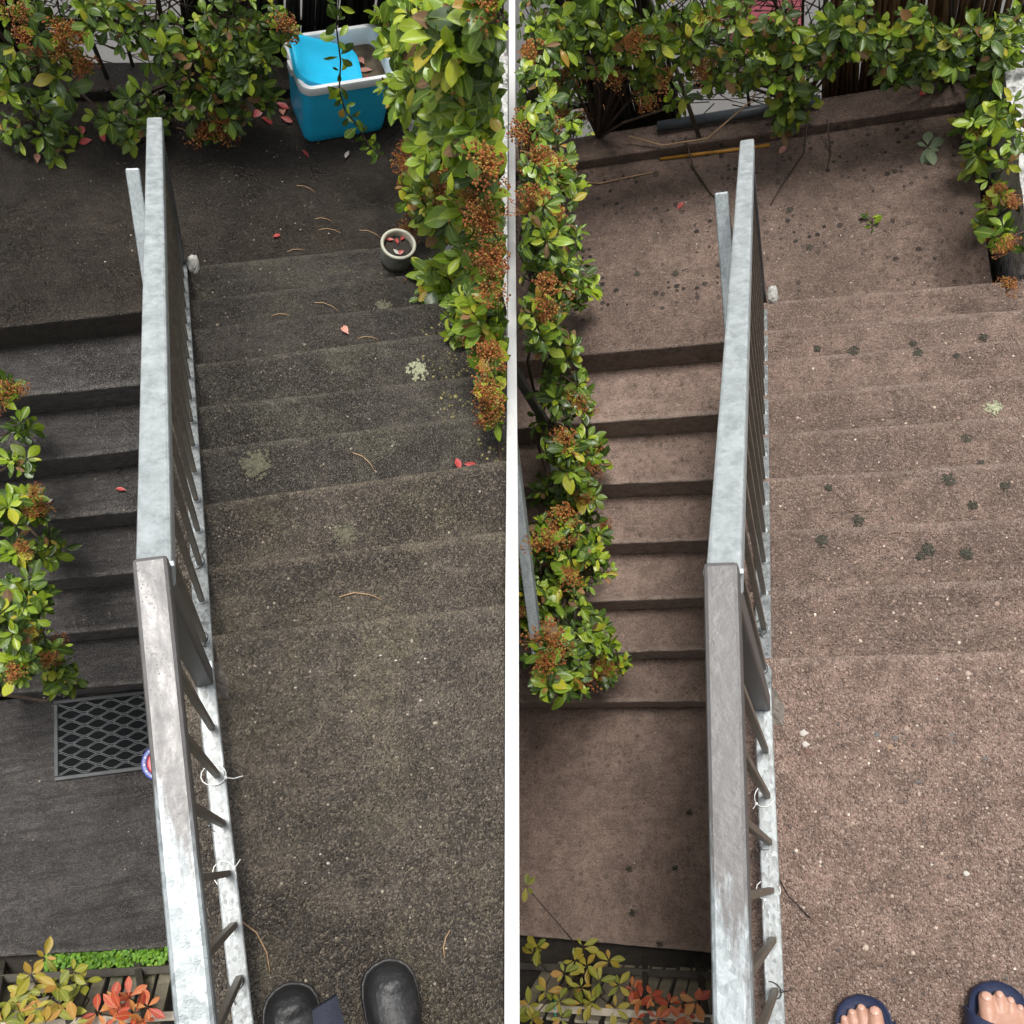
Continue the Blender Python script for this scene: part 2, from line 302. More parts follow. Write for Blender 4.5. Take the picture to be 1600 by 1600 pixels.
def cooler_grime(m):                                   # splashed soil round the bottom of the cooler
    nt = m.node_tree; b = nt.nodes['Principled BSDF']; src = b.inputs['Base Color'].links[0].from_socket
    x = nd(nt, 'SeparateXYZ'); lk(nt, coords(nt), x.inputs[0])
    k = math_(nt, 'ADD', math_(nt, 'MULTIPLY', x.outputs[2], -22.0), noise_(nt, coords(nt), 70, 5, .75))
    lk(nt, mix(nt, ramp(nt, k, [(.12, 0), (.32, .85)]), src, (.022, .02, .016)), b.inputs['Base Color'])
cooler_grime(M['blue'])
def skin_mat():
    m, nt, b = mat_new('skin'); co = coords(nt); n = noise_(nt, co, 40, 5, .6)
    lk(nt, mix(nt, n, (.30, .15, .10), (.50, .29, .21)), b.inputs['Base Color']); b.inputs['Roughness'].default_value = .5
    b.inputs['Subsurface Weight'].default_value = .12; b.inputs['Subsurface Radius'].default_value = (.01, .004, .002)
    bump(nt, b, [(noise_(nt, co, 180, 3), .25, .002)]); return m
M['skin'] = skin_mat(); M['nail'] = simple('toenail', (.50, .29, .22), .32, var=.05)
# ------------------------------------------------------------------ clump centres (x, y, z, radius, shoots) measured on the shrubs; topmost back clumps added out of view for shade
BLOBS = {'left_back': [(0.126, 2.38, -1.024, 0.166, 16), (0.314, 2.38, -0.962, 0.142, 14), (0.216, 2.38, -1.23, 0.113, 8), (0.031, 2.38, -0.869, 0.091, 4), (-0.068, 2.38, -0.811, 0.089, 5), (-0.361, 2.38, -0.839, 0.131, 8), (-0.288, 2.38, -0.987, 0.114, 5), (-0.466, 2.38, -1.316, 0.147, 9), (-0.35, 2.38, -1.432, 0.076, 3), (0.433, 2.38, -0.81, 0.081, 5), (0.256, 2.38, -0.781, 0.135, 10), (-0.162, 2.38, -0.755, 0.087, 5), (-0.057, 2.38, -1.222, 0.099, 4), (-0.143, 2.38, -1.328, 0.075, 3), (0.169, 2.38, -1.385, 0.052, 2), (-0.492, 2.38, -1.047, 0.092, 5), (-0.017, 2.38, -1.277, 0.07, 3), (-0.205, 2.38, -1.271, 0.069, 3), (0.366, 2.38, -1.163, 0.06, 3), (0.087, 2.38, -1.191, 0.074, 3), (-0.9, 2.45, -0.42, 0.2, 4), (-0.9, 2.62, -0.05, 0.2, 4), (-0.6, 2.45, -0.42, 0.2, 4), (-0.6, 2.62, -0.05, 0.2, 4), (-0.3, 2.45, -0.42, 0.2, 4), (-0.3, 2.62, -0.05, 0.2, 4), (0, 2.45, -0.42, 0.2, 4), (0, 2.62, -0.05, 0.2, 4), (0.3, 2.45, -0.42, 0.2, 4), (0.3, 2.62, -0.05, 0.2, 4), (0.6, 2.45, -0.42, 0.2, 4), (0.6, 2.62, -0.05, 0.2, 4)], 'left_side': [(0.8, 1.564, 0.004, 0.121, 13), (0.85, 2.002, -0.531, 0.107, 9), (0.75, 1.161, 0.383, 0.099, 12), (0.9, 2.558, -1.024, 0.089, 5), (0.76, 1.153, 0.19, 0.107, 13), (0.82, 1.631, -0.316, 0.116, 11), (0.78, 1.027, 0.162, 0.092, 9), (0.83, 1.457, -0.331, 0.096, 8), (0.88, 2.181, -0.947, 0.077, 5), (0.88, 1.85, -0.912, 0.07, 4), (0.85, 1.481, -0.58, 0.114, 8), (0.88, 1.783, -1.009, 0.057, 4), (0.83, 1.109, -0.159, 0.096, 9), (0.88, 1.495, -0.775, 0.057, 4), (0.9, 1.464, -1.093, 0.076, 6), (0.89, 1.37, -1.005, 0.081, 6), (0.84, 0.99, -0.193, 0.078, 7), (0.88, 1.104, -0.744, 0.088, 8), (0.9, 1.36, -1.267, 0.079, 5), (0.84, 0.874, -0.266, 0.079, 8), (0.84, 0.755, -0.341, 0.045, 4), (0.8, 0.414, -0.392, 0.021, 2), (0.75, 1.118, 0.524, 0.066, 8), (0.8, 1.719, -0.052, 0.107, 8), (0.83, 0.658, -0.323, 0.042, 4), (0.83, 0.587, -0.358, 0.032, 3)], 'left_low': [(-0.64, 1.227, -1.521, 0.047, 3), (-0.64, 1.088, -1.491, 0.046, 3), (-0.64, 0.937, -1.549, 0.08, 5), (-0.62, 0.863, -1.786, 0.073, 6), (-0.64, 0.755, -1.507, 0.09, 7), (-0.64, 0.57, -1.422, 0.086, 7), (-0.62, 0.496, -1.404, 0.075, 6), (-0.6, 0.386, -1.42, 0.085, 8), (-0.58, 0.328, -1.595, 0.056, 5), (-0.62, 0.29, -1.235, 0.07, 6), (-0.58, 0.323, -1.831, 0.024, 2), (-0.66, 0.833, -1.312, 0.085, 5), (-0.64, 0.398, -1.151, 0.078, 5), (-0.64, 1.264, -1.303, 0.035, 2), (-0.93, 0.45, -1.75, 0.15, 5), (-0.97, 0.75, -1.55, 0.16, 5), (-1.0, 1.05, -1.4, 0.15, 5), (-1.15, 0.6, -1.75, 0.16, 4), (-1.15, 1.0, -1.5, 0.16, 4)], 'right_side': [(-0.75, 2.44, -0.555, 0.12, 8), (-0.72, 2.063, -0.407, 0.089, 8), (-0.75, 2.115, -0.696, 0.108, 7), (-0.66, 1.565, -0.259, 0.081, 8), (-0.7, 1.861, -0.677, 0.105, 8), (-0.72, 2.214, -1.1, 0.048, 2), (-0.66, 1.416, -0.32, 0.081, 8), (-0.7, 1.715, -0.745, 0.082, 6), (-0.68, 1.384, -0.524, 0.096, 9), (-0.72, 1.714, -1.039, 0.081, 6), (-0.74, 1.814, -1.294, 0.048, 3), (-0.68, 1.204, -0.466, 0.072, 5), (-0.72, 1.363, -0.871, 0.089, 6), (-0.74, 1.255, -1.07, 0.093, 7), (-0.76, 1.375, -1.429, 0.059, 3), (-0.88, 1.295, -1.423, 0.08, 3), (-0.74, 1.046, -1.202, 0.104, 8), (-0.76, 1.229, -1.636, 0.061, 4), (-0.88, 1.034, -1.569, 0.13, 8), (-0.76, 0.957, -1.534, 0.085, 5), (-0.88, 0.808, -1.488, 0.117, 8), (-0.76, 0.834, -1.672, 0.086, 5), (-0.78, 1.091, -2.266, 0.047, 2), (-0.95, 0.7, -1.671, 0.122, 7), (-0.74, 0.637, -1.474, 0.107, 8), (-0.78, 0.876, -2.362, 0.069, 4), (-0.95, 0.488, -1.595, 0.105, 8), (-0.72, 0.387, -1.296, 0.109, 8), (-0.7, 0.197, -0.849, 0.073, 6), (-0.74, 0.438, -1.742, 0.074, 4), (-0.76, 0.407, -2.126, 0.092, 6), (-0.73, 0.231, -1.357, 0.076, 5), (-0.7, 0.085, -0.822, 0.028, 3), (-0.78, 0.387, -2.835, 0.036, 2), (-0.95, 0.561, -1.464, 0.077, 5), (-0.8, 2.668, -0.662, 0.113, 8), (-0.82, 3.012, -1.073, 0.128, 7), (-0.82, 2.758, -1.226, 0.1, 5), (-0.72, 1.879, -0.352, 0.065, 5), (-0.86, 2.92, -1.648, 0.088, 3)], 'right_back': [(-0.623, 2.52, -0.636, 0.122, 7), (-0.487, 2.52, -0.701, 0.123, 8), (-0.364, 2.52, -0.698, 0.121, 8), (-0.389, 2.52, -0.892, 0.071, 4), (-0.715, 2.52, -0.814, 0.102, 4), (-0.175, 2.52, -0.728, 0.097, 5), (-0.134, 2.52, -0.925, 0.081, 4), (0.03, 2.52, -0.841, 0.073, 4), (0.145, 2.52, -0.951, 0.124, 10), (0.17, 2.52, -1.168, 0.099, 7), (0.142, 2.52, -1.275, 0.059, 3), (0.126, 2.52, -0.801, 0.12, 8), (0.333, 2.52, -0.882, 0.121, 8), (0.288, 2.52, -0.969, 0.054, 3), (0.517, 2.52, -0.927, 0.12, 8), (0.552, 2.52, -1.116, 0.065, 3), (0.689, 2.52, -1.081, 0.103, 7), (0.726, 2.52, -1.009, 0.121, 8), (0.859, 2.52, -1.009, 0.12, 9), (0.932, 2.52, -1.207, 0.1, 6), (0.376, 2.52, -0.785, 0.094, 5), (0.601, 2.52, -0.854, 0.094, 5), (-0.256, 2.52, -0.616, 0.118, 5), (-0.505, 2.52, -0.541, 0.118, 6), (-0.049, 2.52, -0.637, 0.117, 5), (0.969, 2.52, -1.02, 0.095, 5), (-0.226, 2.52, -0.862, 0.065, 3), (-0.291, 2.52, -1.078, 0.053, 2), (-0.017, 2.52, -1.016, 0.066, 3), (-0.066, 2.52, -0.851, 0.064, 3), (-0.9, 2.58, -0.36, 0.2, 4), (-0.9, 2.7, 0.0, 0.2, 4), (-0.6, 2.58, -0.36, 0.2, 4), (-0.6, 2.7, 0.0, 0.2, 4), (-0.3, 2.58, -0.36, 0.2, 4), (-0.3, 2.7, 0.0, 0.2, 4), (0, 2.58, -0.36, 0.2, 4), (0, 2.7, 0.0, 0.2, 4), (0.3, 2.58, -0.36, 0.2, 4), (0.3, 2.7, 0.0, 0.2, 4), (0.6, 2.58, -0.36, 0.2, 4), (0.6, 2.7, 0.0, 0.2, 4), (0.9, 2.58, -0.36, 0.2, 4), (0.9, 2.7, 0.0, 0.2, 4)], 'right_edge': [(0.86, 2.258, -1.135, 0.067, 5), (0.86, 2.447, -1.414, 0.057, 4), (0.86, 2.28, -1.364, 0.066, 5), (0.87, 2.035, -1.114, 0.066, 4), (0.87, 1.903, -1.126, 0.051, 3), (0.86, 1.968, -1.351, 0.054, 3), (0.87, 1.749, -1.141, 0.046, 3), (0.88, 2.139, -0.967, 0.064, 4), (0.88, 1.949, -0.873, 0.066, 4)]}
HEADS = {'left_back': [(-0.28, 2.33, -0.774), (-0.354, 2.33, -0.888), (-0.217, 2.33, -0.816), (-0.277, 2.33, -0.859), (-0.239, 2.33, -0.934), (0.198, 2.33, -1.243), (0.144, 2.33, -1.315), (0.208, 2.33, -1.28), (-0.399, 2.33, -0.815)], 'left_side': [(0.83, 1.428, -0.507), (0.86, 1.861, -1.036), (0.85, 1.608, -0.822), (0.8, 1.116, -0.082), (0.81, 1.147, -0.211), (0.76, 0.955, 0.233), (0.81, 0.912, -0.071), (0.81, 0.833, -0.065), (0.82, 0.796, -0.339), (0.82, 0.706, -0.243), (0.85, 0.919, -0.531), (0.87, 1.803, -1.217), (0.8, 0.903, 0.056), (0.88, 2.486, -1.289), (0.83, 1.379, -0.363), (0.79, 0.931, 0.094), (0.83, 0.751, -0.39), (0.85, 1.68, -0.813), (0.82, 1.251, -0.266), (0.79, 1.045, 0.041), (0.84, 1.376, -0.5), (0.84, 1.542, -0.662), (0.81, 0.862, 0.006), (0.82, 0.944, -0.182), (0.81, 1.048, -0.113), (0.8, 0.617, -0.215), (0.81, 0.622, -0.324)], 'left_low': [(-0.6, 0.839, -1.352), (-0.6, 0.952, -1.469), (-0.6, 0.69, -1.276), (-0.56, 0.407, -1.572), (-0.57, 0.335, -1.404), (-0.6, 1.288, -1.311), (-0.61, 0.923, -1.554)], 'right_side': [(-0.72, 2.491, -0.782), (-0.72, 2.261, -0.422), (-0.75, 2.872, -1.229), (-0.78, 3.027, -1.564), (-0.78, 3.199, -1.785), (-0.75, 2.936, -1.03), (-0.62, 1.5, -0.062), (-0.66, 1.747, -0.396), (-0.7, 2.068, -0.912), (-0.68, 1.912, -0.638), (-0.78, 2.804, -1.372), (-0.63, 1.422, -0.169), (-0.66, 1.678, -0.585), (-0.64, 1.256, -0.386), (-0.68, 1.534, -0.784), (-0.7, 1.195, -1.065), (-0.73, 1.368, -1.482), (-0.69, 0.686, -0.928), (-0.75, 1.017, -1.958), (-0.68, 0.492, -0.647), (-0.7, 0.513, -1.09), (-0.72, 0.706, -1.622), (-0.76, 0.981, -2.334), (-0.66, 0.186, -0.612), (-0.68, 0.219, -0.852), (-0.67, 0.133, -0.738), (-0.75, 0.475, -2.475), (-0.73, 0.309, -1.837), (-0.72, 0.23, -1.48), (-0.7, 0.981, -0.935)], 'right_back': [(-0.419, 2.47, -0.665), (-0.54, 2.47, -0.785), (-0.315, 2.47, -0.872), (-0.379, 2.47, -0.644), (-0.498, 2.47, -0.829), (-0.404, 2.47, -0.958), (-0.768, 2.47, -0.984)], 'right_edge': [(0.83, 2.289, -1.218), (0.84, 1.882, -1.054), (0.84, 1.93, -1.163), (0.84, 1.629, -1.035), (0.84, 1.841, -1.259), (0.85, 1.566, -1.183), (0.85, 1.703, -0.885)]}
SPRIG = [(0.611, 2.14, -0.431), (0.606, 2.14, -0.564), (0.628, 2.14, -0.722), (0.629, 2.14, -0.862), (0.653, 2.14, -0.962), (0.707, 2.12, -1.044), (0.745, 2.1, -1.112), (0.787, 2.08, -1.145)]
CREEP_L = [(-0.771, -0.596, -1.952), (-0.794, -0.637, -1.952), (-0.672, -0.661, -1.952), (-0.818, -0.69, -1.952), (-0.752, -0.694, -1.952), (-0.705, -0.695, -1.952), (-0.831, -0.748, -1.952), (-0.776, -0.75, -1.952), (-0.723, -0.752, -1.952), (-0.692, -0.784, -1.952), (-0.657, -0.813, -1.952), (-0.644, -0.709, -1.952), (-0.859, -0.711, -1.952), (-0.872, -0.758, -1.952), (-0.752, -0.797, -1.952), (-0.813, -0.788, -1.952)]
CREEP_LR = [(-0.555, -0.787, -1.952), (-0.515, -0.811, -1.952), (-0.47, -0.836, -1.952), (-0.538, -0.841, -1.952), (-0.599, -0.812, -1.952), (-0.427, -0.825, -1.952), (-0.445, -0.867, -1.952), (-0.492, -0.785, -1.952)]
CREEP_R = [(-1.04, -0.772, -2.118), (-1.072, -0.804, -2.118), (-0.863, -0.766, -2.118), (-0.889, -0.816, -2.118), (-0.843, -0.837, -2.118), (-0.743, -0.806, -2.118), (-0.928, -0.866, -2.118), (-0.763, -0.878, -2.118), (-0.71, -0.898, -2.118), (-1.007, -0.943, -2.118), (-0.92, -0.961, -2.118), (-0.866, -0.985, -2.118), (-0.806, -0.959, -2.118), (-1.081, -0.996, -2.118), (-1.052, -1.041, -2.118), (-0.945, -1.037, -2.118), (-0.728, -0.988, -2.118), (-0.86, -0.916, -2.118), (-1.12, -0.539, -2.118)]
CREEP_RR = [(-0.607, -0.937, -2.118), (-0.556, -0.917, -2.118), (-0.505, -0.948, -2.118), (-0.455, -0.948, -2.118), (-0.536, -0.996, -2.118), (-0.651, -0.908, -2.118), (-0.397, -0.933, -2.118), (-0.612, -1.002, -2.118), (-0.435, -0.992, -2.118)]
# ------------------------------------------------------------------ concrete: landings and stairs
def slab(P, x0, x1, ya, yb, ztop, zbot, nose=None, clip=False, ny=10, rnd=.010, amp=.0024, seed=0.0):
    """block whose front (nose=+1: far end, -1: near end) has a worn rounded edge; ya, yb = (y at X=0, skew)"""
    nx = max(4, int((x1 - x0) / .035)); prof = []
    arc = 4
    for i in range(ny + 1):
        t = i / ny; prof.append(('t', t, 0.0))
    rows = []; span = abs(yb[0] - ya[0]); e1 = min(.016 / span, .2); e2 = min(.028 / span, .3)
    TS = sorted(set([i / ny for i in range(ny + 1)] + ([1 - e1, 1 - e2] if nose == 1 else [e1, e2] if nose == -1 else [])))
    for j in range(nx + 1):
        x = x0 + (x1 - x0) * j / nx; y0 = ya[0] + ya[1] * x; y1 = yb[0] + yb[1] * x
        w = amp * noise.noise(Vector((x * 9, y1 * 7 + seed, 3.3))) + amp * .8 * noise.noise(Vector((x * 31, y1 * 7 + seed, 8.1)))
        if nose == 1: y1 += w
        if nose == -1: y0 += w
        row = [Vector((x, y0, zbot))]
        def top(y): return ztop + .0012 * noise.noise(Vector((x * 6, y * 6, seed))) + .001 * noise.noise(Vector((x * 25, y * 25, seed)))
        lo, hi = y0, y1
        if nose == -1:
            lo = y0 + rnd
            for a in range(arc):
                t = a / arc * math.pi / 2; row.append(Vector((x, lo - rnd * math.cos(t), ztop - rnd + rnd * math.sin(t) + (w * .5))))
        if nose == 1: hi = y1 - rnd
        for t in TS:
            y = lo + (hi - lo) * t; row.append(Vector((x, y, top(y))))
        if nose == 1:
            for a in range(1, arc + 1):
                t = a / arc * math.pi / 2; row.append(Vector((x, hi + rnd * math.sin(t), ztop - rnd + rnd * math.cos(t) + (w * .5))))
        row.append(Vector((x, y1, zbot))); rows.append(row)
    mb = MB(); n = len(rows[0]); v = [p for r in rows for p in r]; f = []; lit_wear = []
    for j, r in enumerate(rows):
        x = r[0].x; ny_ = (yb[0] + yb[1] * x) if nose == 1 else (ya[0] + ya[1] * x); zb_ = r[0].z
        for q in r: lit_wear.append(max(0.0, 1 - abs(q.y - ny_) / .024) if nose and q.z > zb_ + .01 else 0.0)
    for j in range(nx):
        for i in range(n - 1): f.append((j * n + i, j * n + i + 1, (j + 1) * n + i + 1, (j + 1) * n + i))
        f.append((j * n + n - 1, j * n, (j + 1) * n, (j + 1) * n + n - 1))
    f.append(tuple(range(n))); f.append(tuple(nx * n + i for i in range(n - 1, -1, -1)))
    mb.add(v, f); me = mb.mesh('slab'); at = me.attributes.new('lit_wear', 'FLOAT', 'POINT'); at.data.foreach_set('value', lit_wear); fix_normals(me)
    if clip: clip_seam(me, P)
    smooth_by_angle(me, 50)
    return me
XE = -.06                                             # edge between upper and lower flights, under the railing
def concrete_work(P):
    s = P.side; zb = P.z0 - 1.1; left = P is L; xr = 1.7 if left else 1.45; xl = -1.35 if left else -1.6
    tone = 'dark soiled' if left else 'cleaned brown'
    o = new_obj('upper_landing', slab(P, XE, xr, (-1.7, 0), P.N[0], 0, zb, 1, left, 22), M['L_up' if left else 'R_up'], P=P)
    tag(o, f'{tone} concrete upper landing where the photographer stands', 'landing', kind='structure')
    st = new_obj('upper_stairs', None, P=P); tag(st, f'{tone} concrete stairs going down from the upper landing', 'stairs', kind='structure')
    for k in range(1, 9):
        x1 = xr if not left else (xr if k < 4 else 1.02)
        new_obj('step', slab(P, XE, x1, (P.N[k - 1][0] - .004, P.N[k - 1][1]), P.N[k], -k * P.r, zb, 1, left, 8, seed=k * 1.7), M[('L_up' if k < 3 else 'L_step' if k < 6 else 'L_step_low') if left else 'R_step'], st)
    ml = new_obj('middle_landing', None, P=P); tag(ml, f'{tone} concrete turning landing at the foot of the upper stairs', 'landing', kind='structure')
    mm = M['L_mid' if left else 'R_mid']; back = 2.74
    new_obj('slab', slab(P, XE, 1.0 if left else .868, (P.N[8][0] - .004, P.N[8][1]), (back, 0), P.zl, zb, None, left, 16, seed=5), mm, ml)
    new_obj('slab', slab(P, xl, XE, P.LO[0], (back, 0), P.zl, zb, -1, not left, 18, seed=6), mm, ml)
    ls = new_obj('lower_stairs', None, P=P); tag(ls, f'{tone} concrete stairs below the railing climbing to the turning landing', 'stairs', kind='structure')
    for j in range(1, 7):
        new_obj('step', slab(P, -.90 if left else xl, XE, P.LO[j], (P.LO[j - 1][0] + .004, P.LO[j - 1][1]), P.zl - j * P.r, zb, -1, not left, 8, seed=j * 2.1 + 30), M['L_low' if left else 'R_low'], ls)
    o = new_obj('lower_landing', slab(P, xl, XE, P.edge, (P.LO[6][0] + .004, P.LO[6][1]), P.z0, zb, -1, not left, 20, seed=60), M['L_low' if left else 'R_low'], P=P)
    tag(o, f'{tone} concrete lower landing at the foot of the lower stairs', 'landing', kind='structure')
    # low kerb along the back of the turning landing
    k = MB(); ky = 2.56 if left else 2.60
    k.box(((xl + .95) / 2, ky + .07, P.zl + .026), (.95 - xl, .14, .058), bev=.008)
    me = k.mesh(); clip_seam(me, P); o = new_obj('kerb', me, mm, P=P); tag(o, f'low concrete kerb along the back of the {tone} turning landing', 'kerb', kind='structure')
for P in (L, Rt): concrete_work(P)

# ground sheet far below and around everything
GZ = min((P.T @ Vector((x, y, P.z0 - .25))).z for P in (L, Rt) for x in (-1.35, 0) for y in (-2.2, 1))
g = MB(); g.add([(-900, -900, GZ), (900, -900, GZ), (900, 900, GZ), (-900, 900, GZ)], [(0, 1, 2, 3)])
tag(g.build('ground', M['ground']), 'dark garden ground around both stair wells', 'ground', kind='structure')
# soil beds beside the lower landings and behind the turning landings
for P, lab in ((L, 'dark soil bed beside the soiled lower stairs'), (Rt, 'dark soil bed beside the cleaned lower stairs')):
    xl = -1.35 if P is L else -1.6; m = MB()
    nx, ny = 24, 40; v = []; f = []
    for i in range(nx + 1):
        for j in range(ny + 1):
            x = xl - 1.2 + (2.6) * i / nx; y = -2.2 + 1.62 * j / ny
            v.append((x, y - .17 * (x + .4) * (1 if P is L else 0), P.z0 - .09 + .03 * noise.noise(Vector((x * 5, y * 5, 1)))))
    for i in range(nx):
        for j in range(ny): a = i * (ny + 1) + j; f.append((a, a + ny + 1, a + ny + 2, a + 1))
    m.add(v, f); me = m.mesh(smooth=True); clip_seam(me, P); o = new_obj('soil_bed', me, M['soil'], P=P); tag(o, lab, 'soil', kind='structure')

# ------------------------------------------------------------------ added narrow white divider between the two stair wells, no real wall
def added_divider():
    pts = []
    ys = [-1.65, -.9, -.3] + [n[0] for n in L.N] + [2.0, 2.3, 2.6, 2.9, 3.3]
    for i, y in enumerate(ys):
        z = 0 if y < .02 else max(-(y / .21) * L.r, L.zl)
        x = (L.off - L.n.y * y - L.n.z * (z + .03)) / L.n.x
        w = L.T @ Vector((x, y, z + .03)); pts.append((w.y, w.z))
    mb = MB(); n = len(pts); v = []; f = []
    hw = .0145
    for sx in (-hw, hw):
        for (y, z) in pts: v.append((sx, y, z))
        for (y, z) in pts: v.append((sx, y, GZ - .05))
    for i in range(n - 1):
        f += [(i, i + 1, 2 * n + i + 1, 2 * n + i), (i, n + i, n + i + 1, i + 1), (2 * n + i, 2 * n + i + 1, 3 * n + i + 1, 3 * n + i)]
    f += [(0, 2 * n, 3 * n, n), (n - 1, 2 * n - 1, 4 * n - 1, 3 * n - 1)]
    mb.add(v, f); me = mb.mesh(); fix_normals(me)
    bm = bmesh.new(); bm.from_mesh(me)
    ed = [e for e in bm.edges if len(e.link_faces) == 2 and e.calc_face_angle(0) > .6 and max(vv.co.z for vv in e.verts) > GZ + .1]
    bmesh.ops.bevel(bm, geom=ed, offset=.003, segments=2, affect='EDGES'); bm.to_mesh(me); bm.free()
    o = new_obj('added_divider', me, M['white_divider']); tag(o, 'added narrow white divider between the dark stairs and the cleaned stairs', 'wall')
added_divider()

# ------------------------------------------------------------------ railings
def bar_profile(mb, a, b, w, hgt, bev=.005, end_cap=True):
    """rectangular tube of width w (X) and height hgt whose TOP centre line runs a -> b in a plane of constant X"""
    a = Vector(a); b = Vector(b); d = (b - a); ln = d.length; d.normalize()
    up = Vector((0, -d.z, d.y)) if d.y > 0 else Vector((0, d.z, -d.y))
    rot = Matrix((Vector((1, 0, 0)), d, Vector((1, 0, 0)).cross(d))).transposed()
    c = (a + b) / 2 - (rot @ Vector((0, 0, 1))) * (hgt / 2)
    mb.box(c, (w, ln, hgt), rot, bev)
def railing(P):
    left = P is L; w = .042; tone = 'soiled' if left else 'cleaned'
    r = new_obj('railing', None, P=P, loc=(0, P.yb, 0)); O = Vector((0, P.yb, 0))
    tag(r, f'galvanised steel railing with long top rail beside the {tone} upper stairs', 'railing')
    def put(name, mb, mat, smooth=False, parent=None):
        mb.v = [tuple(Vector(p) - O) for p in mb.v]
        return mb.build(name, mat, parent or r)
    s = P.slope; hy = P.yb; ye = P.ye
    zt = lambda y: P.h if y < hy else P.h - (y - hy) * s
    zb = lambda y: .06 if y < hy else .06 - (y - hy) * s
    m = MB(); bar_profile(m, (0, hy, P.h), (0, -1.65, P.h), w, .042, .0055); tr = put('top_rail', m, M['zincL' if left else 'zincR'])
    tr['label'] = 'level part of the top rail, galvanised with a grey brown reflection painted in'
    m = MB(); bar_profile(m, (0, hy + .001, P.h + .001), (0, ye + .02, zt(ye + .02)), w + .002, .042, .005); put('top_rail', m, M['zinc'])
    # welded lip where the two rails meet, open end cap
    m = MB()
    for k in range(13):
        x = -w / 2 - .001 + (w + .002) * k / 12; m.box((x, hy - .002 + .004 * noise.noise(Vector((k * .8, 0, 3))), P.h + .001), (.006, .008 + .004 * noise.noise(Vector((k, 5, 0))), .005), bev=.0015)
    put('weld_bead', m, M['zinc'])
    for (a, b, mat) in (((0.002, hy + .02, .06), (0.002, -1.65, .06), 'zinc_dull'), ((0.002, hy + .02, .06 - .02 * s), (0.002, ye, zb(ye)), 'zinc_dull')):
        m = MB(); bar_profile(m, a, b, .036, .016, .003); put('bottom_rail', m, M[mat])
    for y, foot in ((hy - .012, 0), (ye - .004, P.zl), (-1.2, 0)):
        m = MB(); top = zt(y) - .03; m.box((0, y, (top + foot) / 2), (.034, .036, top - foot), bev=.004); put('post', m, M['post'])
        m = MB(); ang = [2 * math.pi * q / 26 for q in range(26)]
        def rad_(t, k): return .040 + .016 * noise.noise(Vector((math.cos(t) * 1.7, math.sin(t) * 1.7, y * 3))) + .006 * noise.noise(Vector((math.cos(t) * 6, math.sin(t) * 6, y + k)))
        m.loft([[Vector((.012 + rad_(t, rr_) * rr_ * math.cos(t), y + rad_(t, rr_) * rr_ * math.sin(t), foot + z + .004 * noise.noise(Vector((math.cos(t) * 5, math.sin(t) * 5, rr_ * 9 + y))))) for t in ang] for rr_, z in ((1, -.006), (.93, .002), (.75, .006), (.5, .010), (.3, .013))])
        put('mortar_collar', m, M['mortar'], True)
    ys = [hy - .111 - .09 * i for i in range(11)] + [hy + .075 + (.1045 if left else .1075) * i for i in range(16)]
    k = 0
    for y in ys:
        if abs(y + 1.2) < .04 or y > ye - .05: continue
        m = MB(); a = zb(y) - .012; b = zt(y) - .035; m.box((.004, y, (a + b) / 2), (.012, .011, b - a), bev=.0015); put('baluster', m, M['bar'])
        m = MB(); m.tube([(.004, y, zb(y) - .001), (.004, y, zb(y) + .004), (.004, y, zb(y) + .006)], [.012, .0105, .007], 9); put('weld_collar', m, M['zinc'])
        k += 1
    P.zt, P.zb = zt, zb
    # second railing, for the lower flight
    X2 = -.08 if left else -.076; y2, z2 = (1.585, -.545) if left else (1.48, -.31)
    O2 = Vector((X2, y2, P.zl)); r2 = new_obj('railing', None, P=P, loc=O2)
    tag(r2, f'lower galvanised railing half hidden behind the top rail, over the {tone} lower stairs', 'railing')
    def put2(name, mb, mat):
        mb.v = [tuple(Vector(p) - O2) for p in mb.v]; return mb.build(name, mat, r2)
    h2 = z2 - P.zl; ylo = P.LO[6][0] - .05; drop = (y2 - ylo) * s
    m = MB(); bar_profile(m, (X2, y2, z2), (X2, ylo, z2 - drop), .04, .04, .005); put2('top_rail', m, M['zinc_mid'])
    m = MB(); bar_profile(m, (X2, y2 - .02, P.zl + .06), (X2, ylo, P.zl + .06 - drop), .034, .02, .003); put2('bottom_rail', m, M['zinc'])
    for y in (y2 - .02, ylo + .02):
        zz = z2 - (y2 - y) * s - .03; ft = P.zl - (0 if y > 1.4 else 7 * P.r)
        m = MB(); m.box((X2, y, (zz + ft) / 2), (.034, .034, zz - ft), bev=.004); put2('post', m, M['post'])
    y = y2 - .12
    while y > ylo + .06:
        m = MB(); a = P.zl + .05 - (y2 - y) * s; b = z2 - .03 - (y2 - y) * s; m.box((X2, y, (a + b) / 2), (.011, .011, b - a), bev=.0015); put2('baluster', m, M['bar']); y -= .107
for P in (L, Rt): railing(P)
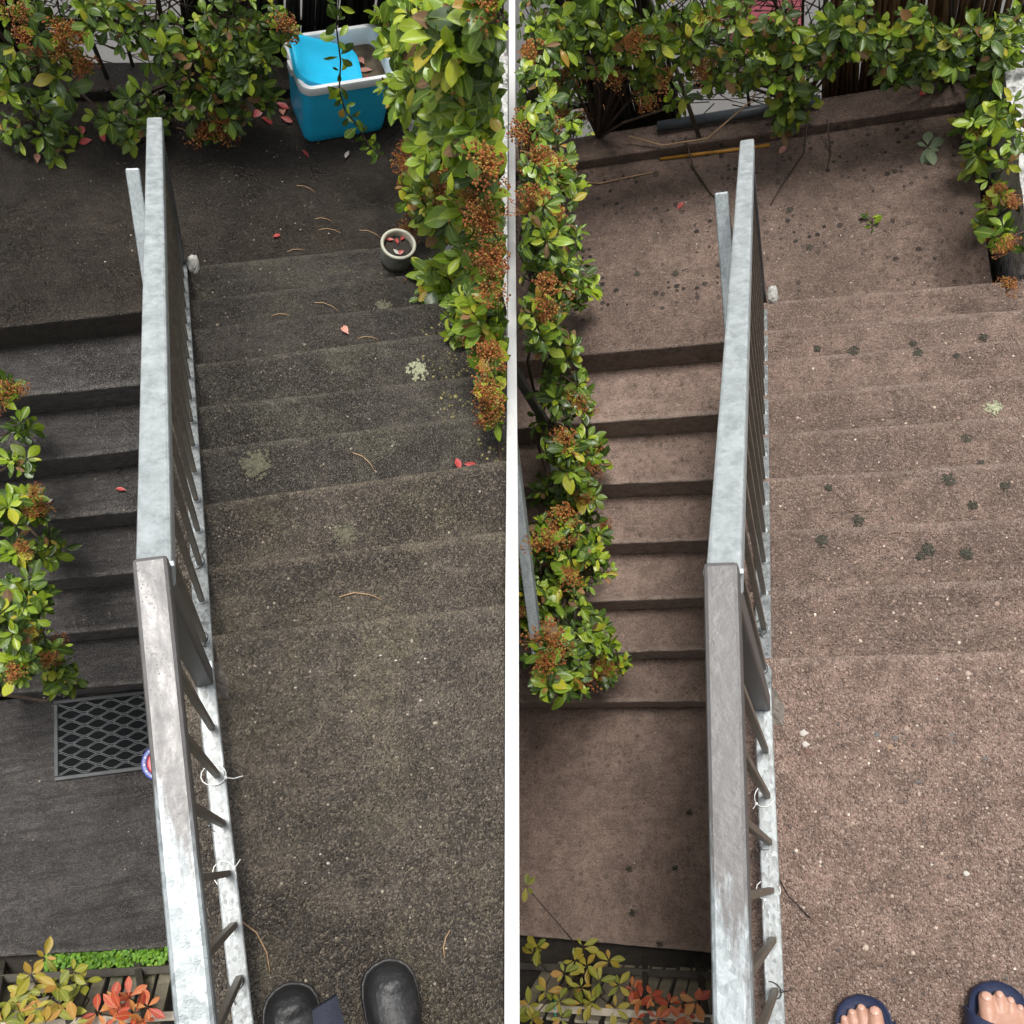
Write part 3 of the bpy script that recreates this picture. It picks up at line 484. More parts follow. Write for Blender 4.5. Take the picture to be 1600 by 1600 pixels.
# handrail on the outer side of the cleaned lower stairs
P = Rt; O = Vector((-.915, .35, P.z0)); hr = new_obj('handrail', None, P=P, loc=O); tag(hr, 'galvanised handrail half buried in the shrub left of the cleaned lower stairs', 'handrail')
m = MB(); bar_profile(m, (-.915, 1.35, -.80), (-.915, .34, -1.51), .042, .042, .005); m.v = [tuple(Vector(p) - O) for p in m.v]; m.build('top_rail', M['zinc_mid'], hr)
m = MB(); bar_profile(m, (-.915, 1.35, -1.55), (-.915, .34, -2.26), .034, .02, .003); m.v = [tuple(Vector(p) - O) for p in m.v]; m.build('bottom_rail', M['zinc'], hr)
for y, zt_, zf in ((.37, -1.53, P.z0), (1.32, -.86, -1.9)):
    m = MB(); m.box((-.915, y, (zt_ + zf) / 2), (.034, .034, zt_ - zf), bev=.004); m.v = [tuple(Vector(p) - O) for p in m.v]; m.build('post', M['post'], hr)

# cable ties round the baluster feet
def tie(P, y, mat, label, size=.02, seed=1, tail=.03, group=None):
    rr = random.Random(seed); z = P.zb(y) + .006; pts = []
    tilt = rr.uniform(.1, .6); ax = rr.uniform(0, 6.28)
    for i in range(17):
        t = 2 * math.pi * i / 16; rad_ = size * (1 + .12 * math.sin(2 * t + seed))
        pts.append(Vector((.004 - .006 + rad_ * math.cos(t), y + rad_ * math.sin(t), z + .006 + .5 * size * (1 + math.cos(t - ax)) * tilt)))
    m = MB(); m.tube(pts, .0011, 5); d = Vector((math.cos(ax), math.sin(ax), .25)); p0 = pts[int(ax / 6.2832 * 16) % 16]
    m.tube([p0, p0 + d * tail * .5, p0 + d * tail + Vector((.004, .006, .002))], .001, 5); m.box(p0, (.006, .006, .005), bev=.001)
    m.v = [tuple(Vector(p) - Vector((0, y, z))) for p in m.v]
    o = m.build('cable_tie', mat, P=P, loc=(0, y, z), smooth=True); tag(o, label, 'cable tie', group)
ly = [L.yb - .111 - .09 * i for i in range(8)]; ry = [Rt.yb - .111 - .09 * i for i in range(8)]
tie(L, ly[1], M['tie_white'], 'white tie on the soiled side railing, second baluster from the dark post', .021, 2)
tie(L, ly[2], M['tie_black'], 'black curled tie on the soiled side railing, third baluster from the dark post', .017, 3, .05)
tie(L, ly[3], M['tie_white'], 'white loop tie on the soiled side railing, fourth baluster from the dark post', .022, 4, .012)
tie(L, ly[5], M['tie_black'], 'black tie on the soiled side railing nearest the black boots', .016, 5, .03)
tie(L, L.yb + .075, M['tie_black'], 'black tie on the soiled side railing, first baluster below the dark post', .015, 6, .012)
tie(L, L.yb + .075 + .209, M['tie_black'], 'black tie on the soiled side railing, third baluster below the dark post', .016, 7, .02)
tie(Rt, ry[1], M['tie_white'], 'white tie on the cleaned side railing, second baluster from the dark post', .021, 12, .02)
tie(Rt, ry[2], M['tie_black'], 'black tie on the cleaned side railing, third baluster from the dark post', .016, 13, .03)
tie(Rt, ry[3], M['tie_white'], 'white loop tie on the cleaned side railing, fourth baluster from the dark post', .021, 14, .025)
tie(Rt, ry[5], M['tie_black'], 'black tie on the cleaned side railing nearest the navy sandals', .016, 15, .02)
tie(Rt, Rt.yb + .075, M['tie_black'], 'black tie on the cleaned side railing, first baluster below the dark post', .015, 16, .012)
tie(Rt, Rt.yb + .075 + .1075, M['tie_black'], 'black tie on the cleaned side railing, second baluster below the dark post', .016, 17, .03)
m = MB(); m.tube([(-.02, -.40, .075), (.015, -.45, .069), (.035, -.49, .03), (.06, -.515, .006), (.075, -.53, .004)], .0014, 5)
tag(m.build('loose_wire', M['tie_black'], P=Rt, smooth=True), 'thin black wire hanging over the bottom rail onto cleaned concrete', 'wire')
# pink stain on both bottom rails (old paint)
for P, y, lab in ((L, -.225, 'faded pink paint patch on the soiled side bottom rail'), (Rt, -.262, 'faded pink paint patch on the cleaned side bottom rail')):
    m = MB(); v = []; f = []
    for i in range(9):
        yy = y - .028 + .056 * i / 8; ww = .0165 * (1 - .25 * abs(noise.noise(Vector((i * .9, y, 1)))))
        v += [(.002 - ww, yy, .0612), (.002 + ww, yy, .0612)]
    f = [(2 * i, 2 * i + 1, 2 * i + 3, 2 * i + 2) for i in range(8)]; m.add(v, f)
    if 'pinkp' not in M: M['pinkp'] = simple('faded pink paint', (.42, .26, .25), .5, .2, .3, 60, dirt=((.45, .5, .5), 60, .5))
    tag(m.build('paint_patch', M['pinkp'], P=P), lab, 'paint patch')

# pale cement lumps spilled at the feet of the far posts
M['cement'] = simple('pale cement', (.34, .335, .31), .85, var=.35, vscale=70, bmp=.8, bscale=90)
for P, lab in ((L, 'pale cement lump at the far foot of the soiled side railing'), (Rt, 'pale cement lump at the far foot of the cleaned side railing')):
    bm = bmesh.new(); bmesh.ops.create_icosphere(bm, subdivisions=3, radius=.03)
    for v in bm.verts:
        k = 1 + .35 * noise.noise(v.co * 45) + .18 * noise.noise(v.co * 130); v.co = Vector((v.co.x * k * .75, v.co.y * k * 1.2, v.co.z * k * .8))
    me = bpy.data.meshes.new('lump'); bm.to_mesh(me); bm.free(); me.polygons.foreach_set('use_smooth', [True] * len(me.polygons))
    y = P.ye - .02; tag(new_obj('cement_lump', me, M['cement'], P=P, loc=(.045, y, -8 * P.r + .004)), lab, 'cement')

# planted bank beside the soiled lower stairs
m = MB(); y0, y1 = L.LO[6][0] + .14, L.LO[0][0] + .02; za, zc, zb_ = L.z0 + .02, L.zl - .03, L.z0 - 1.0
m.add([(-.905, y0, zb_), (-1.5, y0, zb_), (-1.5, y1, zb_), (-.905, y1, zb_), (-.905, y0, za), (-1.5, y0, za + .1), (-1.5, y1, zc + .1), (-.905, y1, zc)], [(0, 1, 2, 3), (4, 7, 6, 5), (0, 4, 5, 1), (1, 5, 6, 2), (2, 6, 7, 3), (3, 7, 4, 0)])
me = m.mesh(); fix_normals(me); tag(new_obj('planted_bank', me, M['soil'], P=L), 'dark planted bank beside the soiled lower stairs', 'bank', kind='structure')
# ------------------------------------------------------------------ foliage
def leaf_geo(width=.5, fold=.25, curl=.25, twist=0.0, tip=1.0):
    rows = [(0, .04), (.12, .24), (.28, .62), (.46, .92), (.63, 1.0), (.8, .78), (.92, .42), (1.0, .02)]
    v = []; uv = []; f = []
    for t, w in rows:
        for s in (-1, 0, 1):
            x = s * w * width * .5; z = fold * abs(x) - curl * t * t + .02 * math.sin(9 * t) * (s != 0)
            z += twist * x * t
            v.append(Vector((x, t * tip, z))); uv.append((.5 + .5 * s * max(w, .3), t))
    for i in range(len(rows) - 1):
        for k in range(2): f.append((i * 3 + k, i * 3 + k + 1, i * 3 + k + 4, i * 3 + k + 3))
    return v, f, uv
LEAVES = [leaf_geo(.50, .35, .18), leaf_geo(.56, .22, .34, .3), leaf_geo(.46, .5, .10, -.3), leaf_geo(.52, .3, .48, .15), leaf_geo(.44, .4, .28, -.2), leaf_geo(.62, .12, .65, .5), leaf_geo(.36, .6, -.12, .4), leaf_geo(.58, -.2, .4, -.6)]
def geo_mesh(geos, name):
    """geos: list of (geo, matrix) joined into one mesh with UVs"""
    V = []; F = []; U = []
    for (v, f, uv), mtx in geos:
        b = len(V); V += [tuple(mtx @ p) for p in v]
        for q in f: F.append(tuple(b + i for i in q)); U += [uv[i] for i in q]
    me = bpy.data.meshes.new(name); me.from_pydata(V, [], F); l = me.uv_layers.new(name='UVMap')
    l.data.foreach_set('uv', [c for u in U for c in u]); me.polygons.foreach_set('use_smooth', [True] * len(F)); me.update(); return me
LEAF_ME = {}
def leaf_me(i, mat):
    if (i, mat.name) not in LEAF_ME:
        me = geo_mesh([(LEAVES[i], Matrix.Identity(4))], 'leaf'); me.materials.append(mat); LEAF_ME[(i, mat.name)] = me
    return LEAF_ME[(i, mat.name)]
def frame(d, up):
    """matrix whose Y is d and whose Z leans to up"""
    d = d.normalized(); x = d.cross(up)
    if x.length < 1e-3: x = d.cross(Vector((1, .3, .2)))
    x.normalize(); z = x.cross(d)
    return Matrix((x, d, z)).transposed().to_4x4()
def rosette(rr, c, axis, ln, n, spread=(.15, .75)):
    out = []; axis = axis.normalized(); base = frame(axis, Vector((.3, .7, .2))); a0 = rr.uniform(0, 6.28)
    for k in range(n):
        az = a0 + k * 2.4 + rr.uniform(-.3, .3); el = rr.uniform(*spread) * (1.0 if k > n * .3 else 1.6)
        loc_d = Vector((math.cos(az) * math.cos(el), math.sin(el), math.sin(az) * math.cos(el)))
        d = (base.to_3x3() @ loc_d).normalized(); s = ln * rr.uniform(.55, 1.25) * (1 - .25 * (el > .9))
        fr = frame(d, axis + Vector((rr.uniform(-.3, .3), rr.uniform(-.3, .3), rr.uniform(-.1, .4))))
        out.append(Matrix.Translation(c + axis * rr.uniform(-.012, .012) + d * .006) @ fr @ Matrix.Diagonal((s * rr.uniform(.75, 1.2), s, s, 1)))
    return out
def bud_geo(rr, n=150, R=.034):
    V = []; F = []; U = []
    def octa(c, r):
        b = len(V)
        for d in ((1, 0, 0), (-1, 0, 0), (0, 1, 0), (0, -1, 0), (0, 0, 1), (0, 0, -1)): V.append(Vector(c) + Vector(d) * r)
        for q in ((0, 2, 4), (2, 1, 4), (1, 3, 4), (3, 0, 4), (2, 0, 5), (1, 2, 5), (3, 1, 5), (0, 3, 5)): F.append(tuple(b + i for i in q))
    lobes = [(rr.uniform(-.6, .6) * R, rr.uniform(-.6, .6) * R) for _ in range(5)]
    for k in range(n):
        lx, ly = lobes[k % 5]; a = rr.uniform(0, 6.28); q = R * .55 * math.sqrt(rr.random())
        x = lx + q * math.cos(a); y = ly + q * math.sin(a); z = R * .75 - (x * x + y * y) / R * .7 + rr.uniform(-.35, .12) * R
        octa((x, y, z), rr.uniform(.0013, .0027))
        if k % 2 == 0:                                     # hair-thin stalk
            b = len(V); q0 = Vector((lx * .3, ly * .3, -R * .5)); q1 = Vector((x, y, z)); e = Vector((.0006, .0006, 0))
            V.extend([q0 - e, q0 + e, q1 + e * .5, q1 - e * .5]); F.append((b, b + 1, b + 2, b + 3))
    return V, F, [(.0, .5)] * len(V)
BUDS = [bud_geo(random.Random(90 + i), 170, .030 + .004 * i) for i in range(4)]
BUD_ME = []
for i, b in enumerate(BUDS):
    me = geo_mesh([(b, Matrix.Identity(4))], 'flower_cluster'); me.materials.append(M['bud']); me.polygons.foreach_set('use_smooth', [False] * len(me.polygons)); BUD_ME.append(me)
def shrub(P, key, label, base, ln=.058, outward=(0, -.4, .8), mat='leaf', fill=5, max_obj=240, seed=1, group=None, dark=.35, stems=None, dens=1.5, big=1.15, head=1.5, extra=0):
    rr = random.Random(seed); s = new_obj('shrub', None, P=P, loc=base); tag(s, label, 'shrub', group); B0 = Vector(base)
    out = Vector(outward).normalized(); leaves = []; inner = []; tw = MB()
    for (bx, by, bz, br, n) in BLOBS[key]:
        n = int(n * dens + .5); br *= big; c = Vector((bx, by, bz)); core = c - out * br * .5
        rt = min((stems or [base]), key=lambda q: (Vector(q) - core).length)
        mid = (Vector(rt) + core) * .5 + Vector((rr.uniform(-.06, .06), rr.uniform(-.06, .06), rr.uniform(0, .08)))
        if in_seam(P, core, .02) and in_seam(P, mid, .02): tw.tube([Vector(rt), mid, core], [.008, .006, .004], 5)
        for k in range(n):
            d = Vector((rr.gauss(0, 1), rr.gauss(0, 1), rr.gauss(0, 1))).normalized()
            if d.dot(out) < -.15: d = d - 2 * d.dot(out) * out
            q = c + d * br * rr.uniform(.55, 1.0)
            if not in_seam(P, q, .03): continue
            ax = (d * .5 + out * .7 + Vector((0, 0, .35)) + Vector((rr.uniform(-.35, .35),) * 3)).normalized()
            for mt in rosette(rr, q, ax, ln * rr.choice((.62, .8, .95, 1.05, 1.2)), rr.choice((4, 5, 6, 6, 7, 8))):
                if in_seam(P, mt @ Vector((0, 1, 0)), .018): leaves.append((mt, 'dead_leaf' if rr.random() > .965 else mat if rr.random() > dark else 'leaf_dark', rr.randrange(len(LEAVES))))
            tw.tube([core, (core + q) * .5 + Vector((rr.uniform(-.02, .02), rr.uniform(-.02, .02), rr.uniform(-.02, .02))), q], [.003, .0024, .002], 4)
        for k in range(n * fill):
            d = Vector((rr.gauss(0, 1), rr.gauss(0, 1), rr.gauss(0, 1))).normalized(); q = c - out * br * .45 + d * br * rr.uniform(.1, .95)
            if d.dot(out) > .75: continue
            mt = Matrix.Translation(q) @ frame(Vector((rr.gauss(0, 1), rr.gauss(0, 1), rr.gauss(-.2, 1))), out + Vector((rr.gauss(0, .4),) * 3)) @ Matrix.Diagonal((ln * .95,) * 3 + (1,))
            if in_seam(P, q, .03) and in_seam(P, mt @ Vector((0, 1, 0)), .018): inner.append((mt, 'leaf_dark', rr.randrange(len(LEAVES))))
    vis = lambda l: (l[0].translation - P.c).length
    leaves.sort(key=vis); I = Matrix.Translation(-B0)
    for mt, mn, i in leaves[:max_obj]:
        o = bpy.data.objects.new('leaf', leaf_me(i, M[mn])); COL.objects.link(o); o.parent = s; o.matrix_local = I @ mt
    rest = leaves[max_obj:] + inner
    for mn in sorted(set(r[1] for r in rest)):
        me = geo_mesh([(LEAVES[i], I @ mt) for mt, q, i in rest if q == mn], 'foliage'); o = new_obj('foliage', me, M[mn], s); o['kind'] = 'stuff'
    more = []
    for q in range(extra):
        bx, by, bz, br, n = rr.choice(BLOBS[key]); more.append(Vector((bx, by, bz)) + Vector((rr.uniform(-1, 1), rr.uniform(-1, 1), rr.uniform(-.3, 1))) * br * .6)
    for k, hpos in enumerate(list(HEADS.get(key, [])) + more):
        h = Vector(hpos); h += (P.c - h).normalized() * .035
        if not in_seam(P, h, .045): h = h + P.n * (-.03 if P is L else .03)
        if not in_seam(P, h, .035): continue
        o = bpy.data.objects.new('flower_cluster', BUD_ME[k % 4]); COL.objects.link(o); o.parent = s; sc = rr.uniform(.95, 1.3) * head
        o.matrix_local = I @ Matrix.Translation(h) @ frame(Vector((rr.gauss(0, 1), rr.gauss(0, 1), 0)), (P.c - h).normalized() + out * .6 + Vector((rr.uniform(-.3, .3), rr.uniform(-.3, .3), .1))) @ Matrix.Diagonal((sc, sc, sc, 1))
        tw.tube([h, h - out * .06 + Vector((rr.uniform(-.02, .02), 0, -.02))], .0018, 4)
    tw.v = [tuple(Vector(p) - B0) for p in tw.v]; o = tw.build('branches', M['twig'], s); o['kind'] = 'stuff'
    return s
# ------------------------------------------------------------------ fences, walls and beyond
def stake_fence(P, y, ranges, label, mats, hgt, dx=.024, seed=1, kind='reed'):
    rr = random.Random(seed); f = new_obj('reed_fence', None, P=P, loc=(0, y, P.zl)); tag(f, label, 'fence')
    mes = []
    for i in range(6):
        r = .0095 + .0012 * (i % 3); m = MB(); m.tube([(0, 0, -.12), (rr.uniform(-.006, .006), rr.uniform(-.004, .004), hgt * .4), (rr.uniform(-.012, .012), rr.uniform(-.006, .006), hgt)], [r, r * .95, r * .8], 6); mes.append(m.mesh('reed', True))
    var = {}
    for (x0, x1, mi, row) in [(*q, 0) for q in ranges] + [(*q, 1) for q in ranges]:
        x = x0 + row * dx * .5
        while x < x1:
            i = rr.randrange(6); key = (i, mi)
            if key not in var: var[key] = mes[i].copy(); var[key].materials.append(M[mats[mi]])
            if in_seam(P, (x, y, P.zl + .3), .02) and in_seam(P, (x, y, P.zl), .02) and in_seam(P, (x, y, P.zl + hgt), .02):
                o = bpy.data.objects.new(kind, var[key]); COL.objects.link(o); o.parent = f
                o.matrix_local = Matrix.Translation((x, row * .022 + rr.uniform(-.006, .006), rr.uniform(-.04, .04))) @ Matrix.Rotation(rr.uniform(-.03, .03), 4, 'Y')
            x += dx * rr.uniform(.75, 1.15)
    for zz in (.12, hgt - .12):
        m = MB(); xs = [r[0] for r in ranges] + [r[1] for r in ranges]; m.box(((min(xs) + max(xs)) / 2, (.045), zz), (max(xs) - min(xs), .018, .03)); 
        me = m.mesh(); 
        for v in me.vertices: v.co += Vector((0, y, P.zl))
        clip_seam(me, P)
        for v in me.vertices: v.co -= Vector((0, y, P.zl))
        new_obj('cross_rail', me, M['wood_dark'], f)
    return f
stake_fence(L, 2.80, [(-2.0, -.42, 1), (.12, .36, 1), (.36, .56, 0), (.56, 1.5, 1)], 'dark stake fence behind the cooler and the soiled landing', ('reed_dark2', 'reed_dark'), 1.35, .019, 3, 'stake') if M.setdefault('reed_dark2', simple('damp grey stakes', (.075, .065, .045), .65, var=.5, vscale=12)) else 0
stake_fence(Rt, 2.82, [(-1.9, -.34, 1), (.30, 1.2, 0)], 'brown reed fence behind the cleaned landing with a gap in it', ('reed', 'reed_dark'), 1.3, .0195, 4, 'reed')
# leaning canes and dead twigs filling the fence gaps
def cane(P, a, b, label, mat='reed', r=.007):
    m = MB(); a = Vector(a); b = Vector(b); m.tube([a * 0, (b - a) * .5 + Vector((.006, 0, .004)), b - a], [r, r * .9, r * .75], 6)
    o = m.build('cane', M[mat], P=P, loc=a, smooth=True); tag(o, label, 'cane')
cane(L, (-.20, 2.62, L.zl + .04), (-.33, 2.66, -.45), 'long leaning cane at the left of the gap in the stake fence', 'reed_dark2', .009)
cane(L, (-.10, 2.68, L.zl + .05), (-.16, 2.7, -.45), 'thin upright cane in the middle of the gap in the stake fence', 'reed_dark2', .007)
cane(L, (.0, 2.7, L.zl + .05), (-.08, 2.72, -.5), 'thin cane at the right of the gap in the stake fence', 'reed_dark2', .006)
cane(Rt, (-.24, 2.63, Rt.zl + .05), (-.37, 2.68, -.5), 'tall cane leaning at the left of the gap in the reed fence', 'reed_dark2', .010)
cane(Rt, (-.02, 2.76, Rt.zl + .05), (-.03, 2.76, -.55), 'upright cane in the middle of the gap in the reed fence', 'reed_dark', .008)
cane(Rt, (.13, 2.74, Rt.zl + .05), (.10, 2.76, -.55), 'upright cane at the right of the gap in the reed fence', 'reed_dark', .007)
def dead_twigs(P, x0, x1, y, z0, z1, n, label, seed):
    rr = random.Random(seed); m = MB()
    for i in range(n):
        p = Vector((rr.uniform(x0, x1), y + rr.uniform(-.03, .06), rr.uniform(z0, z1))); a = rr.uniform(0, 6.28); ln = rr.uniform(.08, .32); d = Vector((math.cos(a), rr.uniform(-.2, .2), math.sin(a) * .8))
        q = p + d * ln
        if not (x0 - .05 < q.x < x1 + .05): continue
        m.tube([p, (p + q) / 2 + Vector((rr.uniform(-.02, .02), 0, rr.uniform(-.02, .02))), q], [.0036, .0028, .0016], 4)
    o = m.build('dead_twigs', M['twig'], P=P); tag(o, label, 'twigs', kind='stuff')
dead_twigs(L, -.45, .16, 2.76, L.zl + .05, -.35, 420, 'tangle of dead twigs in the gap of the stake fence', 5)
dead_twigs(Rt, -.36, .32, 2.79, Rt.zl + .05, -.4, 460, 'tangle of dead twigs in the gap of the reed fence', 6)
for P, lab in ((L, 'pale paving beyond the stake fence'), (Rt, 'pale paving beyond the reed fence')):
    m = MB(); m.box((0, 4.4, P.zl - .38), (4.4, 2.9, .12)); me = m.mesh(); clip_seam(me, P); o = new_obj('paving', me, M['pebbledash'], P=P); tag(o, lab, 'paving', kind='structure')
# pink board lying beyond the gap of the right fence
O = Vector((.02, 3.25, Rt.zl - .3)); pb = new_obj('garden_board', None, P=Rt, loc=O); tag(pb, 'pink painted board leaning beyond the gap in the reed fence', 'board')
m = MB(); m.box((.05, .12, .26), (.34, .035, .42), Matrix.Rotation(-.35, 3, 'X'), .01); m.build('panel', M['pink'], pb)
m = MB(); m.box((.05, .02, .02), (.5, .05, .04), None, .004); m.build('foot_batten', M['wood_dark'], pb)
# roughcast walls on the outer right of the landings
def rough_wall(P, x0, x1, y0, y1, z0, z1, label):
    bm = bmesh.new(); bmesh.ops.create_cube(bm, size=1)
    for v in bm.verts: v.co = Vector(((v.co.x + .5) * (x1 - x0) + x0, (v.co.y + .5) * (y1 - y0) + y0, (v.co.z + .5) * (z1 - z0) + z0))
    bmesh.ops.subdivide_edges(bm, edges=bm.edges[:], cuts=14, use_grid_fill=True)
    for v in bm.verts:
        k = .012 * noise.noise(v.co * 9) + .008 * noise.noise(v.co * 33); v.co += Vector((k, k * .5, k))
    me = bpy.data.meshes.new('wall'); bm.to_mesh(me); bm.free(); clip_seam(me, P)
    tag(new_obj('garden_wall', me, M['rough_white'], P=P), label, 'wall')
rough_wall(L, .985, 1.3, .82, 2.72, L.z0 - .3, -.88, 'weathered white roughcast wall under the leafy hedge by the pot')
rough_wall(Rt, .935, 1.25, 1.70, 2.72, Rt.z0 - .3, -1.12, 'weathered white roughcast wall at the right of the cleaned landing')
# slatted fences below the lower landings
def pale_fence(P, x0, x1, y_at, label):
    O = Vector((x0, y_at(x0), P.z0)); f = new_obj('picket_fence', None, P=P, loc=O); tag(f, label, 'fence'); rr = random.Random(4)
    lean = Matrix.Rotation(.33, 4, 'X'); n = int((x1 - x0) / .062)
    m = MB(); m.box((0, 0, .06), (.048, .014, .72), None, .002); me = m.mesh('pale')
    m = MB(); m.box((0, .03, .06), (.026, .04, .74), None, .003); med = m.mesh('batten'); me.materials.append(M['wood']); med.materials.append(M['wood_dark'])
    for i in range(n):
        x = x0 + .062 * i + rr.uniform(-.004, .004)
        if not in_seam(P, (x, y_at(x), P.z0 + .3), .05): continue
        o = new_obj('pale', me, None, f); o.matrix_local = Matrix.Translation((x - O.x, y_at(x) - O.y, rr.uniform(-.02, .02))) @ lean @ Matrix.Rotation(rr.uniform(-.03, .03), 4, 'Y')
        if i % 4 == 1:
            o = new_obj('batten', med, None, f); o.matrix_local = Matrix.Translation((x - O.x + .02, y_at(x) - O.y, 0)) @ lean @ Matrix.Rotation(.16, 4, 'Y')
    for zz, off, mt in ((.40, -.095, 'wood_pale'), (.04, .03, 'wood_dark')):
        m = MB(); a = Vector((x0, y_at(x0) + off, P.z0 + zz)); b = Vector((x1, y_at(x1) + off, P.z0 + zz)); d = (b - a); ang = math.atan2(d.y, d.x)
        m.box((a + b) / 2, (d.length, .03, .02), Matrix.Rotation(ang, 3, 'Z'), .003); me2 = m.mesh(); clip_seam(me2, P)
        for v in me2.vertices: v.co -= O
        new_obj('rail', me2, M[mt], f)
pale_fence(L, -1.35, -.30, lambda x: -.80 - .17 * (x + .3), 'weathered picket fence below the soiled lower landing, behind yellow creeper')
pale_fence(Rt, -1.25, -.28, lambda x: -.90 + .02 * (x + .3), 'weathered picket fence below the cleaned lower landing, behind yellow creeper')
# shrubs
shrub(L, 'left_back', 'dark green shrub over the stake fence at the back of the soiled landing', (.25, 2.55, L.zl), .050, (0, -.75, .65), 'leaf', 4, 240, 11, dark=.5, dens=1.8, big=.9, extra=5, stems=[(.25, 2.6, L.zl + .05), (-.45, 2.6, L.zl + .05), (.05, 2.6, L.zl + .05)])
shrub(L, 'left_side', 'bright lime green hedge with rusty flowers above the pot and white wall', (1.08, 1.6, -.9), .058, (-.45, -.35, .8), 'leaf', 5, 290, 12, dark=.07, dens=2.2, big=1.0, head=1.35, extra=14, stems=[(1.08, 1.2, -.92), (1.08, 1.6, -.92), (1.1, 2.1, -.92)])
shrub(L, 'left_low', 'small green shrub with rusty flowers left of the soiled lower stairs', (-1.0, .6, L.z0 + .2), .048, (.35, -.1, .9), 'leaf', 4, 220, 13, dark=.35, dens=1.5, big=.8, extra=3, head=1.2, stems=[(-.98, .45, L.z0 + .05), (-1.0, .8, L.z0 + .3), (-1.0, 1.2, L.z0 + .6)])
shrub(Rt, 'right_side', 'tall leafy shrub with rusty flowers left of the cleaned lower stairs', (-.96, .8, Rt.z0 + .3), .050, (.4, -.2, .85), 'leaf', 4, 295, 14, dark=.35, dens=2.0, big=1.1, extra=12, stems=[(-.93, .3, Rt.z0), (-.95, .8, Rt.z0 + .5), (-.97, 1.4, Rt.zl - .1), (-.99, 2.0, Rt.zl)])
shrub(Rt, 'right_back', 'dark green shrub hanging over the reed fence at the back of the cleaned landing', (.2, 2.7, Rt.zl), .052, (0, -.75, .65), 'leaf', 3, 240, 15, dark=.45, dens=1.7, big=.85, extra=4, stems=[(.2, 2.72, Rt.zl + .05), (-.7, 2.72, Rt.zl + .05), (.8, 2.72, Rt.zl + .05)])
shrub(Rt, 'right_edge', 'few leafy twigs reaching in over the roughcast wall by the cleaned landing', (1.05, 2.1, -1.12), .058, (-.5, -.3, .8), 'leaf', 2, 200, 16, dark=.2, dens=.9, big=.9, head=1.0, stems=[(1.05, 2.1, -1.14), (1.05, 1.8, -1.14)])
def sprig(P, pts, label, seed, ln=.042, mat='leaf', pairs=2, name='leafy_twig'):
    rr = random.Random(seed); O = Vector(pts[0]); s = new_obj(name, None, P=P, loc=O); tag(s, label, 'twig'); m = MB(); pp = [Vector(p) - O for p in pts]
    m.tube(pp, [.003] * (len(pp) - 1) + [.0015], 5); m.build('stem', M['twig'], s)
    for i in range(1, len(pp)):
        for k in range(pairs):
            p = pp[i - 1].lerp(pp[i], (k + .7) / pairs); d = (pp[i] - pp[i - 1]).normalized()
            for mt in rosette(rr, p, Vector((rr.uniform(-.3, .3), -.5, .6)) + d * .4, ln, 3 if i < len(pp) - 1 else 6, (-.2, .5)):
                o = bpy.data.objects.new('leaf', leaf_me(rr.randrange(len(LEAVES)), M[mat if rr.random() > .4 else 'leaf_dark'])); COL.objects.link(o); o.parent = s; o.matrix_local = mt
    return s
sprig(L, SPRIG, 'thin leafy twig hanging down in front of the blue cooler', 21, .046)
sprig(Rt, [(.40, 2.13, Rt.zl + .004), (.43, 2.135, Rt.zl + .01), (.455, 2.12, Rt.zl + .012), (.45, 2.08, Rt.zl + .01)], 'small bright green cut twig lying on the cleaned landing', 22, .035, pairs=1)
s = new_obj('cut_sprig', None, P=Rt, loc=(.69, 2.43, Rt.zl + .012)); tag(s, 'pale grey green leaf sprig lying on the cleaned landing near the kerb', 'twig')
M['pale_leaf'] = leaf_mat('pale leaf underside', [(0, (.16, .23, .13)), (1, (.26, .33, .2))], (.35, .4, .25), .5)
for mt in rosette(random.Random(5), Vector((0, 0, .006)), Vector((0, -.2, 1)), .062, 6, (.0, .25)):
    o = bpy.data.objects.new('leaf', leaf_me(1, M['pale_leaf'])); COL.objects.link(o); o.parent = s; o.matrix_local = mt
# creepers over the picket fences
def creeper(P, pos, mat, label, seed):
    rr = random.Random(seed); O = Vector(pos[0]); s = new_obj('creeper', None, P=P, loc=(O.x, O.y, P.z0)); tag(s, label, 'creeper'); B0 = Vector((O.x, O.y, P.z0)); m = MB()
    root = Vector((sum(p[0] for p in pos) / len(pos), O.y - .15, P.z0 - .05))
    for p in pos:
        p = Vector(p) + Vector((0, 0, rr.uniform(-.1, .08)))
        if not in_seam(P, p, .05): continue
        m.tube([root - B0, (root + p) / 2 - B0 + Vector((rr.uniform(-.08, .08), rr.uniform(-.05, .05), .1)), p - B0], [.004, .003, .002], 4)
        for mt in rosette(rr, p - B0, Vector((rr.uniform(-.5, .5), rr.uniform(-.2, .6), 1)), .058, 5, (-.05, .45)):
            if in_seam(P, (mt @ Vector((0, 1, 0))) + B0, .02):
                o = bpy.data.objects.new('leaf', leaf_me(rr.choice((0, 2, 4)), M[mat])); COL.objects.link(o); o.parent = s; o.matrix_local = mt
    m.build('stem', M['twig'], s)
creeper(L, CREEP_L, 'creeper', 'yellow green creeper on the picket fence below the soiled lower landing', 31)
creeper(L, CREEP_LR, 'creeper_red', 'red and orange creeper beside the railing below the soiled lower landing', 32)
creeper(Rt, CREEP_R, 'creeper', 'yellow green creeper on the picket fence below the cleaned lower landing', 33)
creeper(Rt, CREEP_RR, 'creeper_red', 'red and orange creeper beside the railing below the cleaned lower landing', 34)
